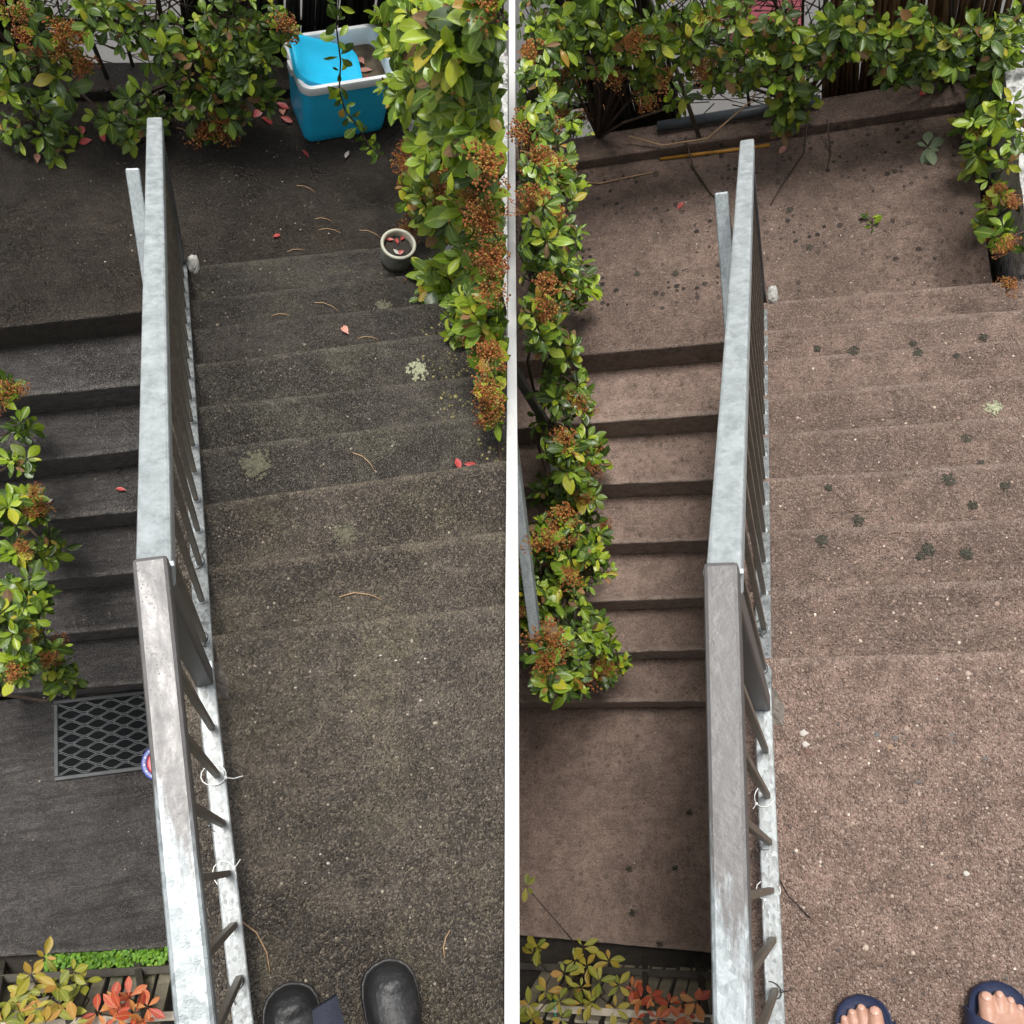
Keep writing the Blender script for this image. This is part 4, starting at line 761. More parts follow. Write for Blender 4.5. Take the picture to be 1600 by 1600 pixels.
for P, x, lab in ((L, -.93, 'thin green string on the creeper below the soiled landing'), (Rt, -.985, 'thin green string on the creeper below the cleaned landing')):
    y0 = -.83 if P is L else -.93
    m = MB(); m.tube([(x, y0, P.z0 + .38), (x + .004, y0 - .06, P.z0 + .42), (x, y0 - .3, P.z0 + .3)], .003, 5)
    tag(m.build('string', M['green_string'], P=P), lab, 'string')
# green weeds along the edge of the soiled lower landing
rr = random.Random(8); geos = []
for i in range(1100):
    x = rr.uniform(-.86, -.2); e = L.edge[0] + L.edge[1] * x; y = e - .008 - abs(rr.gauss(0, .035)) * (1 + .4 * noise.noise(Vector((x * 9, 0, 0))))
    p = Vector((x, y, L.z0 - .055 + rr.uniform(0, .055))); d = Vector((rr.gauss(0, 1), rr.gauss(0, 1), rr.uniform(.2, 1.2)))
    geos.append((LEAVES[i % 5], Matrix.Translation(p) @ frame(d, Vector((0, .1, 1))) @ Matrix.Diagonal((.026, .021, .021, 1))))
o = new_obj('weeds', geo_mesh(geos, 'weeds'), M['moss'], P=L); tag(o, 'low bright green weeds along the edge of the soiled lower landing', 'weeds', kind='stuff')
# ------------------------------------------------------------------ blue cooler
def rrect(w, d, r, z, n=5, cx=0, cy=0):
    out = []
    for sx, sy, a0 in ((1, 1, 0), (-1, 1, 90), (-1, -1, 180), (1, -1, 270)):
        for i in range(n + 1):
            a = rad(a0 + 90 * i / n); out.append(Vector((cx + sx * (w / 2 - r) + r * math.cos(a), cy + sy * (d / 2 - r) + r * math.sin(a), z)))
    return out
P = L
ck = new_obj('cooler_box', None, P=P, loc=(.690, 2.455, L.zl + .001), rot=Matrix.Rotation(rad(10), 4, 'Z')); tag(ck, 'open blue cooler box with white rim on the soiled landing', 'cooler')
m = MB(); m.loft([rrect(.325, .205, .03, .0), rrect(.345, .222, .04, .012), rrect(.352, .228, .04, .05), rrect(.378, .248, .04, .315)], True, False)
m.loft([rrect(.366, .236, .034, .315), rrect(.34, .216, .03, .05)][::1], False, True); me = m.mesh(smooth=True); smooth_by_angle(me, 40); new_obj('body', me, M['blue'], ck)
m = MB(); m.loft([rrect(.384, .254, .042, .300), rrect(.398, .268, .046, .306), rrect(.402, .272, .046, .330), rrect(.394, .264, .044, .342), rrect(.366, .236, .036, .342), rrect(.356, .226, .034, .332), rrect(.350, .222, .034, .18)], False, False)
me = m.mesh(); smooth_by_angle(me, 40); new_obj('rim', me, M['white_plastic'], ck)
m = MB(); m.loft([rrect(.350, .222, .034, .26), rrect(.342, .216, .03, .195)], False, True); me = m.mesh(smooth=True)
for p in me.polygons: p.flip()
new_obj('liner', me, M['inside'], ck)
for sx in (-1, 1):
    m = MB(); m.box((sx * .203, .0, .318), (.012, .05, .035), None, .004); new_obj('handle_hinge', m.mesh(), M['white_plastic'], ck)
lid_rot = Matrix.Rotation(rad(27), 4, 'Y') @ Matrix.Rotation(rad(14), 4, 'X')
m = MB(); m.loft([rrect(.30, .190, .05, -.016), rrect(.312, .20, .055, -.010), rrect(.312, .20, .055, .010), rrect(.300, .190, .05, .017), rrect(.262, .152, .04, .017), rrect(.25, .14, .035, .012)]); me = m.mesh(); smooth_by_angle(me, 40)
lid = new_obj('lid', me, M['lid_blue'], ck, loc=(-.055, .0, .300), rot=lid_rot)
def leaf_flat(P, pos, mat, label, ln, ang, seed, group, name='fallen_leaf', lift=.004, parent=None):
    rr = random.Random(seed); v, f, uv = LEAVES[seed % 5]
    me = geo_mesh([((v, f, uv), Matrix.Diagonal((ln, ln, ln * .8, 1)))], name); me.materials.append(mat)
    o = new_obj(name, me, None, parent, P, Vector(pos) + Vector((0, 0, lift + ln * .2)), Matrix.Rotation(ang, 4, 'Z') @ Matrix.Rotation(rr.uniform(-.25, .25), 4, 'Y'))
    if parent is None: tag(o, label, 'leaf', group)
    return o
for i, (x, y) in enumerate(((.06, -.02), (.10, .03), (.03, -.06), (.12, -.03), (.0, .02), (.07, .05))):
    o = leaf_flat(L, Vector((x, y, .075)), M['fallen_pink' if i % 2 else 'fallen_red'], '', .06, i * 1.3, i + 3, None); o.matrix_world = ck.matrix_world @ Matrix.Translation((x + .05, y, .20 + .004 * i)) @ Matrix.Rotation(i * 1.3, 4, 'Z')
    tag(o, f'{ORD[(3, 4, 1, 5, 0, 2)[i]]} dead leaf from the left inside the open blue cooler', 'leaf', 'dead leaves in the cooler')
# ------------------------------------------------------------------ pot
pt = new_obj('flower_pot', None, P=L, loc=(.79, 1.650, -8 * L.r + .002)); tag(pt, 'small grey stoneware pot on the last soiled step', 'pot')
def lathe(prof, n=28): return [[Vector((r * math.cos(2 * math.pi * k / n), r * math.sin(2 * math.pi * k / n), z)) for k in range(n)] for r, z in prof]
m = MB(); m.loft(lathe([(.050, 0), (.056, .004), (.062, .03), (.064, .07), (.061, .098), (.061, .101)]), True, False); me = m.mesh(); smooth_by_angle(me, 50); new_obj('body', me, M['glaze'], pt)
m = MB(); m.loft(lathe([(.060, .097), (.066, .099), (.068, .106), (.065, .112), (.058, .112), (.055, .106), (.054, .07)]), False, False); me = m.mesh(smooth=True); new_obj('rim', me, M['rim'], pt)
m = MB(); m.loft(lathe([(.0545, .078), (.03, .081), (.005, .083)]), False, True); new_obj('soil', m.mesh(smooth=True), M['soil'], pt)
for i, (x, y) in enumerate(((.0, .01), (.02, -.02), (-.02, -.01), (.015, .025), (-.01, .03))):
    o = leaf_flat(L, (.79 + x, 1.650 + y, -8 * L.r + .083), M['fallen_red' if i != 2 else 'petal'], ('middle red leaf in the small stoneware pot', 'front right red leaf in the small stoneware pot', '', 'back right red leaf in the small stoneware pot', 'back left red leaf in the small stoneware pot')[i] if i != 2 else 'pale petal lying in the small stoneware pot', .028, i * 1.9, i, 'red leaves in the pot' if i != 2 else None)
# ------------------------------------------------------------------ door mat
mt_ = new_obj('door_mat', None, P=L, loc=(-.575, .212, L.z0 + .002), rot=Matrix.Rotation(rad(-3), 4, 'Z')); tag(mt_, 'black rubber door mat with wavy ribs on the soiled lower landing', 'door mat')
W, D = .40, .335
m = MB(); m.box((0, 0, .003), (W - .02, D - .02, .006)); m.build('base', M['rubber'], mt_)
for c, d in (((0, D / 2 - .009, .006), (W, .018, .012)), ((0, -D / 2 + .009, .006), (W, .018, .012)), ((W / 2 - .009, 0, .0061), (.018, D - .034, .012)), ((-W / 2 + .009, 0, .0061), (.018, D - .034, .012))):
    m = MB(); m.box(c, d, None, .003); m.build('border', M['rubber_edge'], mt_)
m = MB(); nl = 12; wl = .105
def rib(pts, w=.0019, z0=.006, z1=.0105):
    v = []; f = []
    for i, p in enumerate(pts):
        a = Vector(pts[max(i - 1, 0)]); b = Vector(pts[min(i + 1, len(pts) - 1)]); t = (b - a).normalized(); nrm = Vector((-t.y, t.x))
        for s, z in ((-1, z0), (-.6, z1), (.6, z1), (1, z0)): v.append((p[0] + nrm.x * s * w * .6, p[1] + nrm.y * s * w * .6, z))
    for i in range(len(pts) - 1):
        for k in range(3): f.append((i * 4 + k, i * 4 + k + 1, i * 4 + k + 5, i * 4 + k + 4))
    m.add(v, f)
dy = (D - .04) / nl; x0, x1 = -W / 2 + .018, W / 2 - .018
for i in range(nl):
    yc = -D / 2 + .02 + dy * (i + .5); ph = (0 if i % 2 else math.pi)
    for s in (-1, 1):
        pts = []
        for k in range(61):
            x = x0 + (x1 - x0) * k / 60; y = yc + s * .0032 + .0095 * math.sin(2 * math.pi * x / wl + ph)
            if abs(y) < D / 2 - .018: pts.append((x, y))
            else:
                if len(pts) > 1: rib(pts)
                pts = []
        if len(pts) > 1: rib(pts)
    x = -W / 2 + .03
    while x < W / 2 - .02:
        q = math.sin(2 * math.pi * x / wl + ph); 
        if abs(yc + .0095 * q) < D / 2 - .025: rib([(x, yc - .0032 + .0095 * q), (x, yc + .0032 + .0095 * q)], .0022)
        x += wl / 2
m.build('rib_pattern', M['rubber_rib'], mt_)
dk = new_obj('round_tin_lid', None, P=L, loc=(-.362, .055, L.z0 + .002)); tag(dk, 'round blue and red disc lying on the edge of the door mat', 'disc')
m = MB(); m.loft(lathe([(.074, .012), (.078, .013), (.078, .024), (.072, .026), (.058, .024), (.056, .020)], 32), True, False); me = m.mesh(); smooth_by_angle(me); new_obj('outer_ring', me, M['deep_blue'], dk)
m = MB(); m.loft(lathe([(.056, .019), (.05, .0215), (.01, .0215)], 32), False, True); new_obj('centre', m.mesh(), M['red'], dk)
for k in range(14):
    a = 2 * math.pi * k / 14; m = MB(); m.box((.065 * math.cos(a), .065 * math.sin(a), .0262), (.006, .006, .0015)); new_obj('white_mark', m.mesh(), M['tie_white'], dk)
# ------------------------------------------------------------------ litter
GR = 'fallen red leaves heaped beside the cooler'
for i, (x, y) in enumerate([(.363, 2.50), (.393, 2.49), (.452, 2.45), (.466, 2.455), (.42, 2.54), (.445, 2.52), (.40, 2.53), (.33, 2.50), (.375, 2.45)]):
    leaf_flat(L, (x, y, L.zl), M['fallen_red' if i % 3 else 'fallen_pink'], f'{ORD[(1, 4, 7, 8, 5, 6, 3, 0, 2)[i]]} leaf from the left in the red heap beside the blue cooler', .055, i * 2.1, i, GR)
for i, (x, y) in enumerate([(-.317, 2.382), (-.283, 2.36), (-.25, 2.40), (-.133, 2.438)]):
    leaf_flat(L, (x, y, L.zl), M['fallen_red'], f'{ORD[i]} red leaf from the left under the back shrub of the soiled landing', .05, i * 1.7, i, 'red leaves under the back shrub')
for i, (x, y, mt2, lab, ln) in enumerate([(-.487, 2.26, 'fallen_pink', 'pale fallen leaf at the far left of the soiled landing', .05), (.02, 2.455, 'fallen_pink', 'pink leaf just behind the far end of the top rail', .065), (.711, 2.274, 'petal', 'white petal on the soiled landing in front of the cooler', .04),
        (.52, 2.285, 'fallen_red', 'small bright red leaf in front of the blue cooler', .035), (.35, 1.877, 'fallen_red', 'single red leaf in the middle of the soiled landing', .035), (.713, 1.691, 'petal', 'pale petal lying beside the stoneware pot', .045), (.04, 1.628, 'fallen_pink', 'upper of two pink leaves by the far railing post', .03), (.035, 1.585, 'fallen_pink', 'lower of two pink leaves by the far railing post', .03), (.16, 2.452, 'fallen_pink', 'pink leaf under the back shrub right of the rail end', .05)]):
    leaf_flat(L, (x, y, L.zl), M[mt2], lab, ln, i * 1.3, i, None)
leaf_flat(L, (.52, 1.174, -.92), M['fallen_pink'], 'round pink leaf on the soiled stairs', .045, .4, 3, None)
for i, (x, y) in enumerate([(.70, .475), (.725, .455), (.715, .495)]): leaf_flat(L, (x, y, -.46), M['fallen_red'], ('left', 'right', 'upper')[i] + ' one of three shrivelled red leaves near the right edge of the soiled stairs', .04, i * 2.2, i, 'shrivelled leaves on the stairs')
leaf_flat(L, (-.33, 1.06, L.zl - 3 * L.r), M['fallen_red'], 'red leaf on the soiled lower stairs beside the top rail', .04, 1.2, 2, None)
leaf_flat(L, (-.60, 1.06, L.zl - 3 * L.r), M['petal'], 'pale petal at the left of the soiled lower stairs', .03, 2.2, 2, None)
leaf_flat(L, (-.62, -.69, L.z0 - .04), M['fallen_pink'], 'tan leaf lying on the green weeds', .05, 2.2, 1, None)
leaf_flat(Rt, (-.314, 2.331, Rt.zl), M['fallen_red'], 'dark red leaf on the cleaned landing left of the railing', .04, 2.2, 1, None)
leaf_flat(Rt, (.135, 2.551, Rt.zl), M['fallen_pink'], 'pale leaf by the kerb of the cleaned landing', .045, 2.2, 1, None)
leaf_flat(Rt, (.70, 2.66, Rt.zl + .05), M['fallen_red'], 'small red leaf on the kerb below the reed fence', .04, .7, 1, None)
def needle(P, x, y, z, ln, ang, label, group, mat='needle', r=.0016):
    m = MB(); c = .12 * ln; m.tube([(-ln / 2, 0, .003), (-ln / 6, c, .004), (ln / 5, c * .8, .004), (ln / 2, -c * .2, .003)], [r, r, r, r * .6], 5)
    tag(m.build('pine_needle', M[mat], P=P, loc=(x, y, z), rot=Matrix.Rotation(ang, 4, 'Z'), smooth=True), label, 'pine needle', group)
GN = 'pine needles on the soiled landing'
for i, (x, y) in enumerate([(.063, 2.395), (.511, 2.101), (.577, 1.896), (.432, 1.813), (.62, 2.345), (.737, 1.874), (.56, 1.95)]):
    needle(L, x, y, L.zl, .07 + .01 * (i % 3), -.7 + .25 * (i % 4) + (1.4 if i == 4 else 0), f'{ORD[(0, 2, 4, 1, 5, 6, 3)[i]]} dry pine needle from the left on the soiled turning landing', GN)
for (x, y, z, ln, a, lab) in [(.585, 1.155, -.92, .07, -.15, 'dry needle beside the round pink leaf on the soiled stairs'), (.481, 1.378, -1.073, .09, -.45, 'curved dry needle high on the soiled stairs near their foot'), (.321, 1.355, -1.073, .06, -.1, 'short dry needle near the railing at the foot of the soiled stairs'), (.443, .537, -.46, .08, -.85, 'dry needle across the middle of the soiled stairs'),
        (.346, .085, -.153, .1, -.2, 'long reddish needle pair on the first soiled step'), (.79, .462, -.46, .07, -.4, 'dry needle by the shrivelled red leaves on the soiled stairs'), (.035, -.585, 0, .11, -1.15, 'long red stemmed needle beside the black boots'), (.39, -.66, 0, .05, 1.2, 'short dry needle right of the black boots')]:
    needle(L, x, y, z, ln, a, lab, None)
M['lichen_faint'] = simple('faint lichen', (.115, .108, .072), .95, var=.4, vscale=120, bmp=.8, bscale=150)
def lichen(P, x, y, z, r, mat, label, group, name='lichen_patch'):
    """ragged crust of many small lobes"""
    rr = random.Random(int(abs(x * 991 + y * 577) * 10)); m = MB(); n = 8
    for q in range(110 if r > .011 else 6):
        a = rr.uniform(0, 6.28); d = r * rr.random() ** .75 * (1 + .45 * noise.noise(Vector((2 * math.cos(a), 2 * math.sin(a), x * 9)))); s = r * rr.uniform(.07, .22) * (1.25 - .6 * d / r); cx, cy = d * math.cos(a), d * math.sin(a); hz = rr.uniform(.0012, .0032)
        rings = [[Vector((cx + s * k * math.cos(t) * (1 + .25 * math.sin(3 * t + q)), cy + s * k * math.sin(t), h)) for t in [2 * math.pi * i / n for i in range(n)]] for k, h in ((1, -.002), (.92, hz * .6), (.45, hz))]
        m.loft(rings)
    tag(m.build(name, mat, P=P, loc=(x, y, z), smooth=True), label, 'lichen', group)
lichen(L, .702, .95, -.766, .036, M['lichen'], 'round pale lichen patch on the soiled stairs', None)
for i, (x, y) in enumerate([(.077, -.144), (.082, -.172), (.088, -.15)]): lichen(L, x, y, 0, .0095, M['petal'], ('upper left', 'lowest', 'right')[i] + ' of three white specks on the upper landing near the soiled side post', 'white specks by the soiled side post')
SPOTS = ([(0.247, 1.385, -1.145), (0.52, 1.357, -1.145), (0.51, 1.231, -0.982), (0.629, 1.208, -0.982), (0.749, 1.356, -1.145), (0.63, 1.603, -1.309), (0.188, 1.284, -0.982), (0.307, 1.263, -0.982), (0.689, 0.849, -0.818), (0.574, 0.769, -0.655), (0.521, 0.693, -0.655), (0.605, 0.687, -0.655), (0.49, 0.581, -0.491), (0.18, 0.578, -0.491), (0.243, 0.422, -0.327), (0.63, 0.526, -0.491), (0.627, 0.554, -0.491), (0.149, 0.369, -0.327), (0.382, 0.317, -0.327), (0.489, 0.321, -0.327), (0.544, 0.324, -0.327), (0.543, 0.504, -0.491), (.40, .335, -.327)])
for i, (x, y, z) in enumerate(SPOTS):
    stp = round(-z / Rt.r); row = sorted(q[0] for q in SPOTS if round(-q[2] / Rt.r) == stp)
    lichen(Rt, x, y, z, .0095 + .009 * ((i * 7) % 5) / 4, M['lichen_dark'], f'{ORD[row.index(x)]} dark lichen spot from the railing on the {ORD[stp - 1]} cleaned step down', 'dark lichen spots on the cleaned stairs')
lichen(Rt, .687, .933, -.818, .026, M['lichen'], 'pale yellow green lichen patch on the cleaned stairs', None)
for i, (x, y) in enumerate([(.131, 2.225), (.199, 2.026), (-.527, 1.999), (-.36, 1.976)]): lichen(Rt, x, y, Rt.zl, .016, M['lichen_dark'], ('dark lichen spot just right of the top rail end on the cleaned landing', 'dark lichen spot on the cleaned landing nearest the foot of the stairs', 'leftmost dark lichen spot on the cleaned turning landing', 'dark lichen spot on the cleaned landing just left of the railing')[i], 'dark lichen spots on the cleaned landing')
for i, (x, y) in enumerate([(-.464, -.189), (-.745, -.448), (-.532, -.436), (-.729, -.638), (-.606, -.76)]): lichen(Rt, x, y, Rt.z0, .017, M['lichen_dark'], f'{ORD[i]} dark lichen spot from the stairs on the cleaned lower landing', 'dark lichen spots on the cleaned lower landing')
def pebble(P, x, y, z, r, mat, label, group=None):
    m = MB(); n = 9; m.loft([[Vector((r * q * math.cos(t) * (1 + .5 * noise.noise(Vector((1.5 * math.cos(t), 1.5 * math.sin(t), x * 50)))), r * q * math.sin(t) * (.7 + .5 * noise.noise(Vector((1.5 * math.cos(t), 1.5 * math.sin(t), y * 50)))), hz * r)) for t in [2 * math.pi * i / n for i in range(n)]] for q, hz in ((.95, -.2), (1, .02), (.8, .14), (.35, .2))])
    tag(m.build('pebble', mat, P=P, loc=(x, y, z), smooth=True), label, 'pebble', group)
M['stone_g'] = simple('grey pebble', (.095, .088, .08), .7); M['stone_r'] = simple('red pebble', (.13, .065, .052), .7); M['stone_t'] = simple('tan pebble', (.22, .145, .09), .7)
pebble(Rt, .08, -.163, 0, .009, M['petal'], 'larger white pebble on the cleaned upper landing near the post'); pebble(Rt, .083, -.187, 0, .008, M['petal'], 'smaller white pebble on the cleaned upper landing near the post')
pebble(Rt, .087, -.203, 0, .010, M['stone_r'], 'reddish pebble set in the cleaned upper landing near the post'); pebble(Rt, .373, -.432, 0, .007, M['petal'], 'single white chip on the cleaned upper landing away from the railing')
for i, (x, y, q) in enumerate([(.227, -.165, 'stone_g'), (.262, -.172, 'stone_g'), (.252, -.19, 'stone_t'), (.372, -.165, 'stone_g'), (.37, -.18, 'stone_g'), (.41, -.16, 'stone_r'), (.43, -.21, 'stone_g'), (.30, -.26, 'stone_g')]):
    pebble(Rt, x, y, -.001, .008, M[q], f'{ORD[(0, 2, 1, 5, 4, 6, 7, 3)[i]]} small pebble from the railing in the cleaned upper landing surface', 'dark pebbles in the cleaned landing')
rr = random.Random(77)
for i in range(34):
    q = rr.choice((0, 0, 1, 1, 2)); x, y = (rr.uniform(-.5, .85), rr.uniform(1.8, 2.4)) if q == 0 else (rr.uniform(.06, .45), rr.uniform(-.6, -.05)) if q == 1 else (rr.uniform(-.75, -.42), rr.uniform(-.5, 0))
    pebble(L, x, y, (L.zl, 0, L.z0)[q] + .001, rr.uniform(.0018, .0038), M['petal'], 'tiny white petal fleck scattered on the soiled concrete', 'white flecks on the soiled concrete')
for i in range(24):
    q = rr.choice((0, 0, 1, 2)); x, y = (rr.uniform(-.7, .8), rr.uniform(1.8, 2.5)) if q == 0 else (rr.uniform(.06, .45), rr.uniform(-.6, -.05)) if q == 1 else (rr.uniform(-.85, -.42), rr.uniform(-.7, .2))
    pebble(Rt, x, y, (Rt.zl, 0, Rt.z0)[q] + .001, rr.uniform(.0016, .0034), M['petal'], 'tiny white petal fleck scattered on the cleaned concrete', 'white flecks on the cleaned concrete')
# back of the cleaned landing: orange cane, dark pipe, creeping bare stems
m = MB(); m.tube([(-.42, 2.585, Rt.zl + .006), (-.1, 2.575, Rt.zl + .006), (.06, 2.572, Rt.zl + .006)], .008, 7); tag(m.build('cane', M['orange'], P=Rt, smooth=True), 'orange cane lying along the foot of the kerb', 'cane')
m = MB(); m.tube([(-.42, 2.70, Rt.zl + .085), (.28, 2.70, Rt.zl + .085)], .024, 12); tag(m.build('pipe', M['pipe'], P=Rt, smooth=True), 'dark grey pipe lying on the kerb below the fence gap', 'pipe')
for i, (pts, lab) in enumerate([([(-.30, 2.62, Rt.zl + .08), (-.27, 2.5, Rt.zl + .01), (-.2, 2.36, Rt.zl + .006), (-.13, 2.27, Rt.zl + .006)], 'bare creeping stem on the cleaned landing left of the top rail'), ([(.22, 2.60, Rt.zl + .09), (.2, 2.5, Rt.zl + .01), (.1, 2.35, Rt.zl + .006), (.05, 2.26, Rt.zl + .006)], 'bare creeping stem on the cleaned landing right of the top rail'),
        ([(-.55, 2.66, Rt.zl + .1), (-.40, 2.6, Rt.zl + .075), (-.2, 2.58, Rt.zl + .10), (.0, 2.66, Rt.zl + .2), (.05, 2.7, Rt.zl + .3)], 'pale dry stem arching over the kerb of the cleaned landing'), ([(-.9, 2.55, Rt.zl + .006), (-.7, 2.50, Rt.zl + .006), (-.45, 2.52, Rt.zl + .006)], 'pale straw lying at the dark back left corner of the cleaned landing'), ([(.3, 2.6, Rt.zl + .08), (.31, 2.48, Rt.zl + .006), (.29, 2.40, Rt.zl + .006)], 'short bare stem beside the hanging leaves on the cleaned landing')]):
    m = MB(); m.tube(pts, [.004] * (len(pts) - 1) + [.002], 5); tag(m.build('bare_stem', M['twig' if i in (0, 1, 4) else 'needle'], P=Rt, smooth=True), lab, 'stem')
# ------------------------------------------------------------------ the photographer's feet, once in boots, once in sandals
def foot_ring(cx, y, hw, hgt, z0=0.0, n=20, pw=.75, shift=0):
    out = []
    for k in range(n):
        t = 2 * math.pi * k / n; s = math.sin(t); c = math.cos(t)
        out.append(Vector((cx + hw * math.copysign(abs(c) ** .8, c) + shift, y, z0 + (hgt * abs(s) ** pw if s > 0 else -.0))))
    return out
def foot_outline(side, ln, wd):
    """half-profile stations from toe to heel: (s, left half-width, right half-width); side +1: big toe on the right"""
    st = [(.0, .10, .10), (.02, .46, .50), (.06, .74, .80), (.12, .92, .95), (.2, 1.0, 1.0), (.32, 1.0, .97), (.45, .9, .84), (.6, .76, .72), (.75, .72, .70), (.88, .66, .66), (.96, .46, .46), (1.0, .1, .1)]
    return [(s * ln, (a if side > 0 else b) * wd / 2, (b if side > 0 else a) * wd / 2) for s, a, b in st]
def boot(parent, cx, toe_y, side, yaw):
    rot = Matrix.Translation((cx, toe_y, .001)) @ Matrix.Rotation(yaw, 4, 'Z'); ln, wd = .285, .102
    hs = [.022, .040, .052, .060, .064, .070, .084, .105, .125, .13, .11, .06]; m = MB(); rings = []
    for (s, a, b), hgt in zip(foot_outline(side, ln, wd), hs):
        rings.append(foot_ring((b - a) / 2, -s, (a + b) / 2, hgt, .012, 24, .62))
    m.loft(rings); sh = []
    for z, w, d, yy in ((.075, .042, .062, -.20), (.13, .044, .055, -.205), (.18, .047, .053, -.21), (.26, .05, .055, -.212), (.30, .053, .057, -.212)):
        sh.append([Vector((w * math.cos(t), yy + d * math.sin(t), z)) for t in [2 * math.pi * k / 20 for k in range(20)]])
    m.loft(sh); me = m.mesh(smooth=True); fix_normals(me)
    for v in me.vertices:
        if v.co.z > .02: v.co += Vector((0, 0, 1)) * (.006 * noise.noise(Vector((v.co.x * 22 + cx * 9, v.co.y * 34, v.co.z * 20))) - .004 * max(0, math.sin(v.co.y * 75 + 9 * v.co.x)) * (-.17 < v.co.y < -.05))
    bo = new_obj('boot', me, M['boot'], parent); bo.matrix_local = rot
    md = bo.modifiers.new('r', 'REMESH'); md.mode = 'VOXEL'; md.voxel_size = .004; md.use_smooth_shade = True; sm = bo.modifiers.new('s', 'SMOOTH'); sm.factor = .5; sm.iterations = 3
    m = MB(); rings = []
    for z, k in ((0, 1.04), (.004, 1.07), (.016, 1.07), (.020, 1.03)):
        out = [Vector(((b) * k, -s * 1.01 + .003, z)) for s, a, b in foot_outline(side, ln, wd)] + [Vector((-a * k, -s * 1.01 + .003, z)) for s, a, b in foot_outline(side, ln, wd)[::-1]]
        rings.append(out)
    m.loft(rings); me = m.mesh(smooth=False); fix_normals(me); new_obj('sole', me, M['boot'], bo)
    m = MB()                                              # toe cap seam and vamp crease
    for s0, hz in ((.075, .052), (.135, .064)):
        pts = []
        for k in range(13):
            t = math.pi * (.12 + .76 * k / 12); pts.append(Vector((.046 * math.cos(t), -s0 + .012 * math.sin(t) * (1 if s0 < .1 else -1), .014 + hz * math.sin(t) ** .62)))
        m.tube(pts, .0017, 5)
    new_obj('seam', m.mesh(smooth=True), M['boot'], bo); return bo
def trousers(parent, feet, hip, mat, z_lo, col_name='trousers'):
    m = MB()
    for (fx, fy) in feet:
        rings = []
        for t in (0, .15, .35, .5, .65, .8, .92, 1.0):
            c = Vector((fx, fy, z_lo)).lerp(Vector((hip[0] + (fx - hip[0]) * .55, hip[1], hip[2])), t); r = .058 + .03 * t + .012 * math.sin(t * 9)
            rings.append([Vector((c.x + r * math.cos(a) * (1 + .05 * math.sin(3 * a + t * 20)), c.y + r * 1.1 * math.sin(a) * (1 + .05 * math.sin(2 * a + t * 14)), c.z)) for a in [2 * math.pi * k / 20 for k in range(20)]])
        m.loft(rings)
    rings = [[Vector((hip[0] + w * math.cos(a), hip[1] + d * math.sin(a), hip[2] + z)) for a in [2 * math.pi * k / 20 for k in range(20)]] for z, w, d in ((-.10, .15, .10), (0, .165, .11), (.1, .16, .11), (.2, .155, .105))]
    m.loft(rings); me = m.mesh(smooth=True); fix_normals(me); o = new_obj(col_name, me, mat, parent)
    md = o.modifiers.new('r', 'REMESH'); md.mode = 'VOXEL'; md.voxel_size = .012; md.use_smooth_shade = True
    return o
pl_ = new_obj('person', None, P=L, loc=(0, 0, 0)); tag(pl_, 'person in black rubber boots standing on the soiled upper landing', 'person')
boot(pl_, .083, -.663, 1, .03); boot(pl_, .268, -.663, -1, -.02)
trousers(pl_, [(.083, -.87), (.268, -.86)], (.18, -.90, .86), M['cloth'], .2)
m = MB(); m.loft([[Vector((.18 + w * math.cos(a), -.87 + d * math.sin(a) , z)) for a in [2 * math.pi * k / 22 for k in range(22)]] for z, w, d in ((.80, .19, .13), (.95, .185, .14), (1.15, .18, .135), (1.25, .17, .12))])
m.add([(.112, -.742, .86), (.122, -.607, .86), (.150, -.597, .862), (.170, -.742, .86), (.112, -.742, .885), (.122, -.609, .868), (.150, -.60, .870), (.170, -.742, .885)], [(0, 3, 2, 1), (4, 5, 6, 7), (0, 1, 5, 4), (1, 2, 6, 5), (2, 3, 7, 6), (3, 0, 4, 7)])
new_obj('jacket', m.mesh(smooth=True), M['cloth'], pl_)
